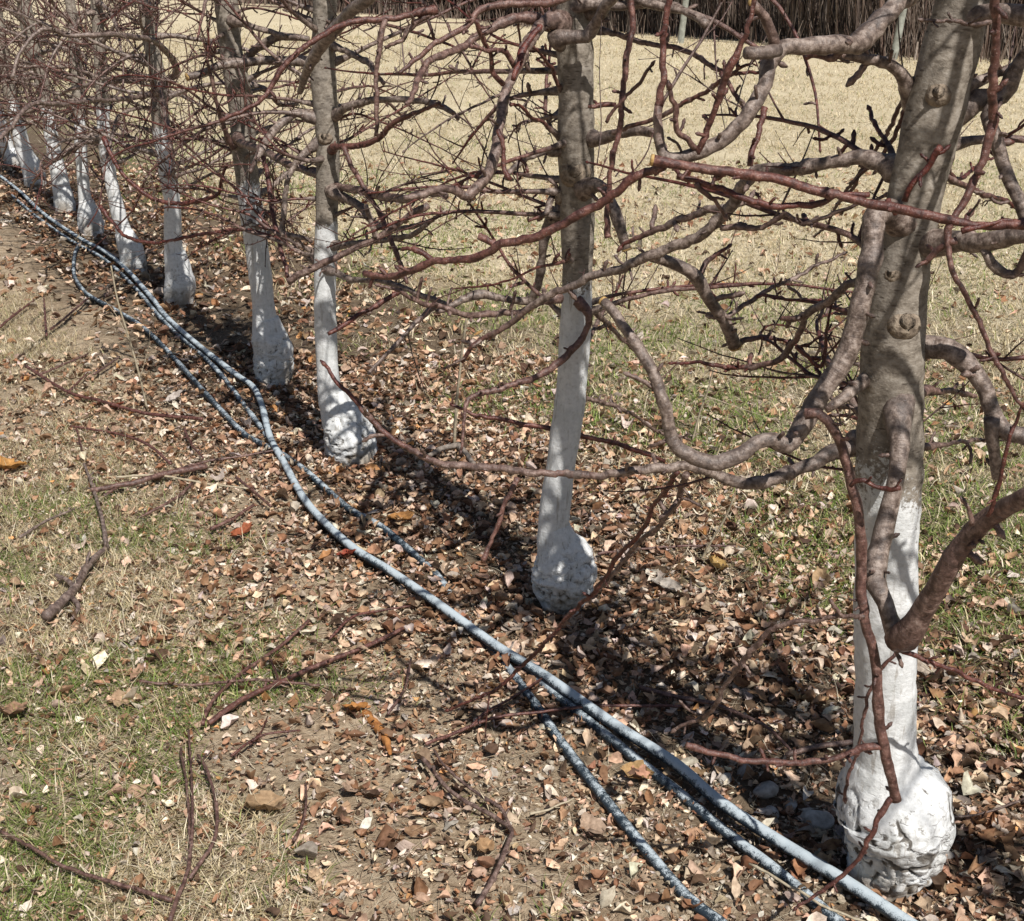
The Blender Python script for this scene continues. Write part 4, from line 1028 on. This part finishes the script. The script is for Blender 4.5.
T(3, 'd13', None, [(428, 205, 6), (408, 217, 6), (385, 233, 6.5), (370, 242, 7), (357, 247, 7), (338, 256, 7.5), (314, 268, 8), (300, 275, 8), (288, 282, 8)], [3.7, 3.75], red=.35, twigs=1.5, spurs=10)
T(3, 'd13b', 'd13', [(375, 238, 6), (372, 226, 6), (368, 214, 5), (366, 205, 5)], [3.72, 3.7], spurs=8, twigs=0)
# ---- fourth tree
Y4 = TR[4].Y
T(4, 'e1', None, [(312, 62, 8), (298, 62, 9), (284, 62, 9.5), (264, 61, 10), (243, 63, 10), (231, 64, 10), (219, 66, 9.5), (208, 71, 9), (197, 75, 8.5), (187, 77, 8)], [Y4 - .05, Y4 - .12, 5.0], spurs=6, twigs=1.2, cut=True)
T(4, 'e2', None, [(240, 70, 12), (249, 56, 9.5), (256, 50, 9), (264, 45, 9), (278, 38, 9), (293, 38, 8), (309, 39, 6)], [Y4, 5.1], spurs=8, twigs=2)
T(4, 'e3', None, [(238, 138, 11), (243, 143, 8), (254, 149, 8), (266, 154, 8), (288, 164, 8), (317, 174, 8), (338, 186, 8.5), (365, 192, 8.5), (385, 198, 9), (408, 198, 9.5), (420, 193, 10), (435, 192, 9), (446, 196, 6)], [Y4 - .06, 4.3, 3.4], red=.35, spurs=6, twigs=1.2)
T(4, 'e4', 'e3', [(262, 140, 5), (263, 155, 5), (266, 172, 5.5), (270, 195, 5.5), (273, 215, 5.5), (277, 235, 5.5), (281, 254, 5), (288, 277, 4)], [5.0, 4.6], red=.85, twigs=.3, spurs=4)
T(4, 'e5', None, [(234, 147, 6), (229, 138, 5), (225, 127, 4.5), (221, 115, 4.5), (218, 104, 4.5), (212, 74, 4), (206, 43, 3)], [Y4 - .06, 5.0], red=.5, twigs=.5, spurs=8)
T(4, 'e6', None, [(236, 80, 10), (243, 92, 8), (252, 84, 7), (268, 92, 7), (280, 104, 6), (298, 104, 4)], [Y4, 5.5], spurs=12, twigs=4)
T(4, 'e7', None, [(250, 196, 10), (268, 190, 6), (290, 172, 5), (310, 160, 4)], [Y4, 5.6], spurs=12, twigs=4)
T(4, 'e8', None, [(230, 20, 10), (244, 24, 7), (260, 30, 6), (284, 36, 6), (300, 38, 4)], [Y4 - .03, 5.0], spurs=10, twigs=3)
# ---- fifth and farther
Y5 = TR[5].Y
T(5, 'f1', None, [(166, 84, 8), (176, 72, 6.5), (168, 57, 6.5), (154, 45, 6.5), (133, 39, 6), (98, 36, 5.5), (68, 35, 5), (53, 30, 4.5), (37, 33, 4.5), (21, 53, 4), (12, 78, 3.5)], [Y5 - .08, 5.6, 5.3], red=.12, twigs=.8, spurs=5)
T(5, 'f2', 'f1', [(160, 84, 5), (164, 104, 5.5), (168, 127, 5), (170, 140, 4.5), (171, 158, 4)], [6.3, 6.0], red=.25, twigs=.5, spurs=8)
T(5, 'f3', None, [(160, 92, 8), (140, 97, 5), (117, 100, 4.5), (94, 102, 4.5), (72, 106, 4.5), (55, 105, 4.5), (39, 104, 4.5), (25, 109, 4.5), (12, 125, 4.5), (0, 139, 4)], [Y5, 5.4, 4.8], red=.2, twigs=1.2, spurs=6)
T(5, 'f4', None, [(104, 138, 4), (110, 151, 4), (127, 178, 4.2), (151, 197, 4.4), (181, 204, 4.6), (200, 201, 4.6), (219, 195, 4), (222, 178, 3.5), (228, 164, 3)], [5.1, 4.9], red=.95, twigs=.3, spurs=4)
T(5, 'f5', None, [(100, 206, 3), (113, 222, 3.4), (127, 236, 3.6), (154, 241, 3.6), (192, 234, 3.6), (240, 228, 3.6), (261, 231, 3.4), (276, 238, 2.5)], [5.2, 4.9], red=.95, twigs=.3, spurs=4)

# ---- everything the photograph only shows as tangle
TR[1].auto_limbs(11, .70, 1.50, .35, .85, az=(.15, 2.6), tw=9, spurs=14)
TR[2].auto_limbs(9, .70, 1.45, .4, .85, az=(-.3, 3.0), tw=8, spurs=12)
TR[2].auto_limbs(7, .80, 1.5, .35, .75, az=(2.4, 4.4), tw=8, spurs=12)
TR[3].auto_limbs(14, .60, 1.55, .45, .95, az=(-1.4, 2.8), tw=10, spurs=12)
TR[3].auto_limbs(10, .70, 1.55, .4, .8, az=(2.4, 4.6), tw=10, spurs=12)
TR[4].auto_limbs(26, .60, 1.58, .45, .95, tw=12, spurs=12)
for i in (5, 6, 7, 8, 9, 10):
    TR[i].auto_limbs(26, .55, 1.65, .45, 1.05, tw=13, spurs=7, r=(.008, .014), tl=(.12, .42))
for i in range(0, 5):       # unseen upper limbs, added to thicken the shadow band along the row
    TR[i].auto_limbs(7, 1.62, 2.5, .45, .85, az=(1.6, 2.5), tw=6, spurs=4, r=(.010, .016))
    TR[i].auto_limbs(7, 1.62, 2.5, .45, .85, az=(-1.5, -.6), tw=6, spurs=4, r=(.010, .016))
for i in range(0, 11):      # upper crowns above the frame, which throw the dappled shade
    TR[i].auto_limbs(13 if i < 5 else 9, 1.62, 2.55, .4, .85, tw=7 if i < 5 else 4, spurs=4, r=(.008, .013))

# pruning knots on the two nearest trunks
def knot(tr, px, py, w, mat, name='knot', dz=0):
    p, t = at(px, py, tr.Y)
    c, r = tr.trunk_at(p[2])
    off = p[0] - c[0]
    R = w * .5 / F * t
    front = math.sqrt(max(r * r - off * off, 1e-6))
    nrm = unit([off, -front, front * .42])
    q = np.array([p[0], c[1] - front, p[2]]) + nrm * R * .06
    P = [q - nrm * R * .9, q - nrm * R * .45, q - nrm * R * .1, q + nrm * R * .10, q + nrm * R * .14, q + nrm * R * .06, q + nrm * R * .09, q + nrm * R * .02]
    mb = MB(); tube(mb, P, [R * 1.6, R * 1.42, R * 1.16, R * .90, R * .72, R * .52, R * .34, R * .1], 28, 0, .05)
    mb.build(name, mat, tr.root, tr.base)
knot(TR[1], 898, 314, 23, M_KNOT); knot(TR[1], 930, 90, 17, M_KNOT); knot(TR[1], 886, 268, 14, M_KNOT)
knot(TR[2], 574, 168, 20, M_KNOT); knot(TR[2], 556, 196, 12, M_KNOT); knot(TR[3], 326, 135, 10, M_KNOT); knot(TR[4], 244, 88, 9, M_KNOT)
for i in range(11): TR[i].finish()

# ------------------------------------------------------------------ pruned sticks lying on the ground
def stick(label, lines, mat=None, red=.75, z=.028, spurs=8, cat='stick', name='pruned_stick', tip=None):
    """lines: list of [(x, y, width) ...]; the first is the main stem, the others are side twigs"""
    b0, _ = on_ground(lines[0][0][0], lines[0][0][1])
    main = None
    for i, ln in enumerate(lines):
        P, R = [], []
        for k_, (x, y, w) in enumerate(ln):
            zz = z + (tip[i][k_] if tip else 0)
            p, t = on_ground(x, y, zz); r = w * .5 / F * t
            p[2] = zz + float(height(p[0], p[1])) * .8 + r * .5
            P.append(p); R.append(r)
        P, R = smooth_path(P, R, .015)
        P = P + RNG.normal(0, .0006, P.shape)
        mb = MB(); tube(mb, P, R * (1 + RNG.normal(0, .06, len(R))), 8, red, .08, a0=RNG.uniform(0, 9))
        if spurs: add_spurs(mb, P, R, spurs, .6, red)
        if i == 0:
            main = mb.build(name, mat or M_BRANCH, None, b0)
            tag(main, label, cat, 'pruned sticks on the ground' if cat == 'stick' else None)
        else:
            mb.build('side_twig', mat or M_BRANCH, main, b0)
w_ = wpts
stick('long thin maroon stick on bare soil at left, farthest up the picture', [w_([(26, 366), (68, 391), (103, 401), (144, 409), (202, 418)], 3, 4), w_([(68, 390), (80, 378), (88, 372)], 2, 1.5)], red=.8)
stick('arched thin red stick just below the far maroon stick', [w_([(70, 425), (116, 431), (147, 444), (171, 465)], 2.5, 3), w_([(76, 426), (80, 440), (82, 450)], 2, 1.5)], red=.8)
stick('thick brown forked stick lying level left of the hoses', [w_([(92, 489), (137, 485), (164, 477), (206, 468)], 6, 6), w_([(164, 476), (205, 463), (236, 458), (276, 453)], 3, 2), w_([(104, 494), (120, 486), (140, 480)], 3, 2)], red=.55)
stick('pale grey branch stub with a red shoot, lying left of centre left', [w_([(46, 617), (60, 603), (75, 587), (88, 566), (99, 552), (107, 544)], 11, 5), w_([(106, 545), (104, 528), (100, 510), (91, 480), (84, 462)], 5, 2.5), w_([(75, 588), (68, 580), (56, 574)], 6, 4), w_([(72, 596), (78, 604), (72, 616)], 6, 3)], mat=None, red=.15)
stick('short brown twig with raised tip right of the pale stub', [w_([(137, 515), (165, 505), (180, 496), (192, 485)], 3, 3)], red=.6)
stick('short red brown twig lying left of the long hose', [w_([(211, 530), (232, 520), (254, 508)], 4, 3)], red=.7)
stick('thin dark grey twig at far left below the level stick', [w_([(20, 536), (44, 520), (75, 507)], 3.5, 2)], red=.1)
stick('curved maroon stick rising to the right in the grass, upper of the pair', [w_([(203, 729), (208, 714), (220, 697), (246, 671), (280, 647), (309, 626)], 4, 3.5)], red=.7)
stick('long straight maroon stick in the grass, lower of the pair', [w_([(210, 728), (240, 709), (267, 695), (308, 674), (349, 657), (378, 644), (403, 632)], 6, 4), w_([(279, 690), (276, 675), (270, 660)], 3, 2)], red=.75)
stick('thin level brown twig behind the pair of maroon sticks', [w_([(140, 686), (192, 686), (250, 686), (290, 688), (320, 690)], 3, 3)], red=.6)
stick('dark forked stick standing out of the grass near bottom left', [w_([(170, 921), (178, 897), (188, 873), (191, 850), (193, 825), (192, 780), (189, 735)], 5.5, 2), w_([(190, 880), (204, 862), (216, 842), (217, 811), (209, 780), (199, 760)], 4.5, 3), w_([(190, 846), (188, 798), (181, 752)], 3, 2.5), w_([(172, 902), (140, 893), (103, 883), (62, 866), (34, 849), (0, 830)], 4.5, 3.5)], red=.55, z=.03)
stick('short curved dark twig right of the broad crinkled leaf', [w_([(294, 843), (302, 826), (306, 811), (306, 786)], 4, 2)], red=.6)
stick('thin maroon twin-tipped twig crossing the leftmost hose', [w_([(426, 747), (450, 735), (477, 724), (500, 718), (532, 714), (586, 709), (640, 706), (690, 704)], 3.5, 3), w_([(470, 728), (487, 715), (504, 704), (530, 690), (548, 676)], 3, 2)], red=.8, z=.034)
stick('dark forked stick lying below the orange strip at bottom centre', [w_([(477, 906), (492, 884), (504, 860), (509, 845), (511, 834), (487, 818), (453, 794), (422, 762)], 6, 4), w_([(511, 834), (500, 814), (478, 795), (448, 772), (434, 752)], 4, 2.5)], red=.35)
stick('thin dark twig above the orange curled strip', [w_([(388, 720), (405, 695), (411, 660)], 3, 2)], red=.6)
stick('brown stick in dappled shade left of the nearest trunk, upper', [w_([(640, 688), (674, 697), (710, 703), (739, 712), (768, 730), (790, 752)], 5, 3)], red=.55)
stick('straight dark stick half hidden behind the nearest trunk foot', [w_([(786, 757), (820, 748), (856, 742)], 5, 6)], red=.3)
stick('pale bleached stick with a forked end behind the second hose bend', [w_([(429, 458), (443, 452), (458, 448)], 5, 6), w_([(458, 448), (466, 457), (474, 467)], 6, 5)], mat=M_DEADWOOD, spurs=3)
stick('short pale stem lying right of the leftmost hose', [w_([(530, 815), (548, 808), (574, 796)], 3, 1.5)], mat=M_STRAWSTEM, spurs=2)
stick('thin tan stem lying between the hoses at bottom right', [w_([(749, 866), (794, 893), (830, 910), (870, 925)], 3, 2.5)], mat=M_STRAWSTEM, spurs=0)
stick('long straw coloured stem across the level forked stick', [w_([(116, 476), (160, 477), (205, 483), (248, 491)], 2.5, 2)], mat=M_STRAWSTEM, spurs=0)
stick('dark brown stick beneath the second tree, right of its foot', [w_([(598, 556), (640, 548), (690, 546), (735, 548)], 3, 2)], red=.6)
stick('thin twig lying on the leaves right of the nearest trunk', [w_([(950, 815), (985, 812), (1024, 800)], 2.5, 2)], red=.3)
stick('short red twig pointing up the slope at the far left edge', [w_([(0, 327), (16, 314), (34, 302)], 3, 2)], red=.8)
stick('thin upright looking red twig beside the far left edge twig', [w_([(46, 332), (45, 316), (44, 299)], 2.5, 1.8)], red=.8)
stick('thin red twig slanting away right of the far left twigs', [w_([(50, 328), (70, 313), (88, 299)], 2.5, 1.8)], red=.7)
stick('thin dark twig just above the far maroon stick', [w_([(40, 373), (64, 364), (88, 355)], 2.5, 1.8)], red=.6)
stick('short dark twig between the far maroon stick and the hose loop', [w_([(94, 374), (106, 366), (119, 355)], 2.5, 2)], red=.5)
stick('slanting red twig touching the long hose beside the level forked stick', [w_([(236, 477), (252, 492), (271, 510)], 3, 2.5)], red=.7)
stick('thin red twig running down from the arched stick', [w_([(184, 427), (192, 444), (203, 459)], 2.5, 2)], red=.8)
stick('long thin red cutting on the leaves below the second hose bend', [w_([(330, 640), (352, 622), (380, 612), (410, 608)], 3, 2)], red=.85)
stick('crossed red cutting over the grass at lower left', [w_([(232, 760), (262, 742), (300, 735)], 3, 2), w_([(250, 750), (262, 735), (268, 722)], 2, 1.5)], red=.85)
# curled strip of orange bark
p, t = on_ground(357, 704)
P = [on_ground(x, y, .02)[0] for x, y in [(354, 702), (364, 712), (378, 727), (386, 740), (390, 754)]]
P, R = smooth_path(P, [.004, .010, .013, .010, .004], .01)
mb = MB(); tube(mb, P, R, 8, 0, .35)
tag(mb.build('bark_strip', make_flat('orange_bark', [(.3, (.24, .09, .03)), (.6, (.50, .22, .07)), (.8, (.62, .34, .15))], 50), None, [p[0], p[1], 0]), 'curled orange strip of bark lying on the leaves below centre left', 'bark strip')

# dry weed stalks that still stand
def stalk(label, xy, foot, w, side=()):
    b, t = on_ground(*foot)
    P, R = [], []
    for i, (x, y) in enumerate(xy):
        p, tt = at(x, y, b[1] - .02 * i); P.append(p); R.append(w * .5 / F * tt * (1 - .4 * i / len(xy)))
    P[0][2] = -.01
    P, R = smooth_path(P, R, .02)
    mb = MB(); tube(mb, P, R, 6, 0, .1)
    o = mb.build('weed_stalk', M_STRAWSTEM, None, [b[0], b[1], 0])
    tag(o, label, 'weed')
    for a in side:
        pts = [at(x, y, b[1] - .05)[0] for x, y in a]
        q, r = smooth_path(pts, np.linspace(.0016, .0008, len(pts)), .02)
        mb = MB(); tube(mb, q, r, 5, 0); mb.build('side_stem', M_STRAWSTEM, o, [b[0], b[1], 0])
stalk('thin pale weed stalk standing beside the bleached forked stick', [(454, 446), (456, 410), (459, 380), (463, 345), (467, 315)], (454, 446), 3.2)
stalk('dry tan grass stalk standing left of the hose loop', [(147, 407), (138, 370), (128, 335), (118, 302), (111, 266)], (147, 407), 2.4, [[(140, 378), (148, 350), (150, 330)], [(130, 342), (118, 318), (105, 300)]])
stalk('slender dead weed standing in the grass between second and nearest trunk', [(700, 560), (712, 540), (724, 520), (734, 498)], (700, 560), 2.8)
stalk('wispy grey weed leaning among grass right of the second trunk', [(692, 440), (700, 412), (708, 390), (716, 360)], (692, 440), 2.4, [[(698, 420), (684, 405), (672, 398)], [(706, 396), (740, 408), (775, 420)]])

# ------------------------------------------------------------------ distant fence posts and the wood
POSTS = [((680, 46), (687, -8), 8, 'weathered fence post at the field edge right of the middle trunk, leftmost of the three'),
         ((779, 40), (785, -8), 6, 'slim pale fence post at the field edge, middle one of the three'),
         ((893, 61), (906, -4), 9, 'tall pale fence post beside the nearest trunk, rightmost of the three')]
for foot, top, w, lab in POSTS:
    b, t = on_ground(*foot)
    q, _ = at(top[0], top[1], b[1])
    d = (q - b) / max(q[2], .1)
    r = w * .5 / F * t * .8
    mb = MB(); P = [b + d * z for z in np.linspace(-.2, 2.0, 12)]
    tube(mb, P, [r * (1.05 - .01 * k_) for k_ in range(12)], 12, 0, .08, flat_end=True)
    tag(mb.build('fence_post', M_POST, None, [b[0], b[1], 0]), lab, 'fence post', 'fence posts along the wood edge')

n = 22000
s = RNG.random(n) ** .8
ex = -60 + 90 * s ** .75
ex = np.where(RNG.random(n) < .6, RNG.uniform(-16, 14, n), ex)
ey = wood_y(ex) + RNG.exponential(3.5, n) + RNG.uniform(-.3, .4, n)
thin = RNG.random(n) < .94
r = np.where(thin, RNG.uniform(.005, .018, n), RNG.uniform(.035, .08, n)) * (ey / 40 + .3)
low_ = RNG.random(n) < .30
ey = np.where(low_, ey - RNG.exponential(1.1, n), ey)
hgt = np.where(thin, RNG.uniform(.5, 3.0, n), RNG.uniform(6, 9, n))
hgt = np.where(low_, RNG.uniform(.15, .7, n), hgt)
lx, ly = RNG.normal(0, .22, n) * np.where(thin, 1, .25), RNG.normal(0, .22, n) * np.where(thin, 1, .25)
a3 = np.array([0, 2.094, 4.189])
ring0 = np.stack([ex[:, None] + r[:, None] * np.cos(a3), ey[:, None] + r[:, None] * np.sin(a3), np.full((n, 3), -.2)], -1)
ring1 = np.stack([ex[:, None] + (lx * hgt)[:, None] + .4 * r[:, None] * np.cos(a3), ey[:, None] + (ly * hgt)[:, None] + .4 * r[:, None] * np.sin(a3), np.repeat(hgt[:, None], 3, 1)], -1)
V = np.concatenate([ring0, ring1], 1).reshape(-1, 3)
b = np.arange(n)[:, None, None] * 6 + np.array([[0, 1, 4, 3], [1, 2, 5, 4], [2, 0, 3, 5]])[None]
cols = np.array([(.22, .17, .14), (.28, .22, .18), (.15, .115, .095), (.36, .30, .255), (.19, .13, .105)])[RNG.integers(0, 5, n)]
tag(link('far_woods', raw_mesh('far_woods', V, b.reshape(-1, 4), None, None, np.repeat(cols, 6, 0)), M_WOODS), 'dark bare brushy wood along the far edge of the field', 'woods', kind='stuff')

# ------------------------------------------------------------------ camera, sky, sun
cam = bpy.data.cameras.new('camera'); cam.sensor_fit = 'HORIZONTAL'; cam.sensor_width = 36.0
cam.lens = F / 1024 * 36.0; cam.clip_start = .05; cam.clip_end = 3000
co = bpy.data.objects.new('camera', cam); COL.objects.link(co)
co.location = (0, 0, CAMH); co.rotation_euler = (math.radians(90) - PITCH, 0, 0)
scene.camera = co

EL = math.radians(51)
to_sun = Vector((.42 * math.cos(EL), -.9075 * math.cos(EL), math.sin(EL))).normalized()
sun = bpy.data.lights.new('sun', 'SUN'); sun.energy = 5.0; sun.angle = math.radians(.5); sun.color = (1.0, .972, .925)
so = bpy.data.objects.new('sun', sun); COL.objects.link(so)
so.rotation_euler = to_sun.to_track_quat('Z', 'Y').to_euler()
w = bpy.data.worlds.new('World'); scene.world = w; w.use_nodes = True
nt = w.node_tree
sky = nt.nodes.new('ShaderNodeTexSky'); sky.sky_type = 'NISHITA'; sky.sun_disc = False
sky.sun_elevation = EL; sky.sun_rotation = math.atan2(to_sun.x, to_sun.y)
nt.links.new(sky.outputs[0], nt.nodes['Background'].inputs[0])
nt.nodes['Background'].inputs[1].default_value = .05
scene.view_settings.view_transform = 'Standard'; scene.view_settings.look = 'None'
scene.view_settings.exposure = 0; scene.view_settings.gamma = 1
scene.cycles.max_bounces = 4; scene.cycles.diffuse_bounces = 1
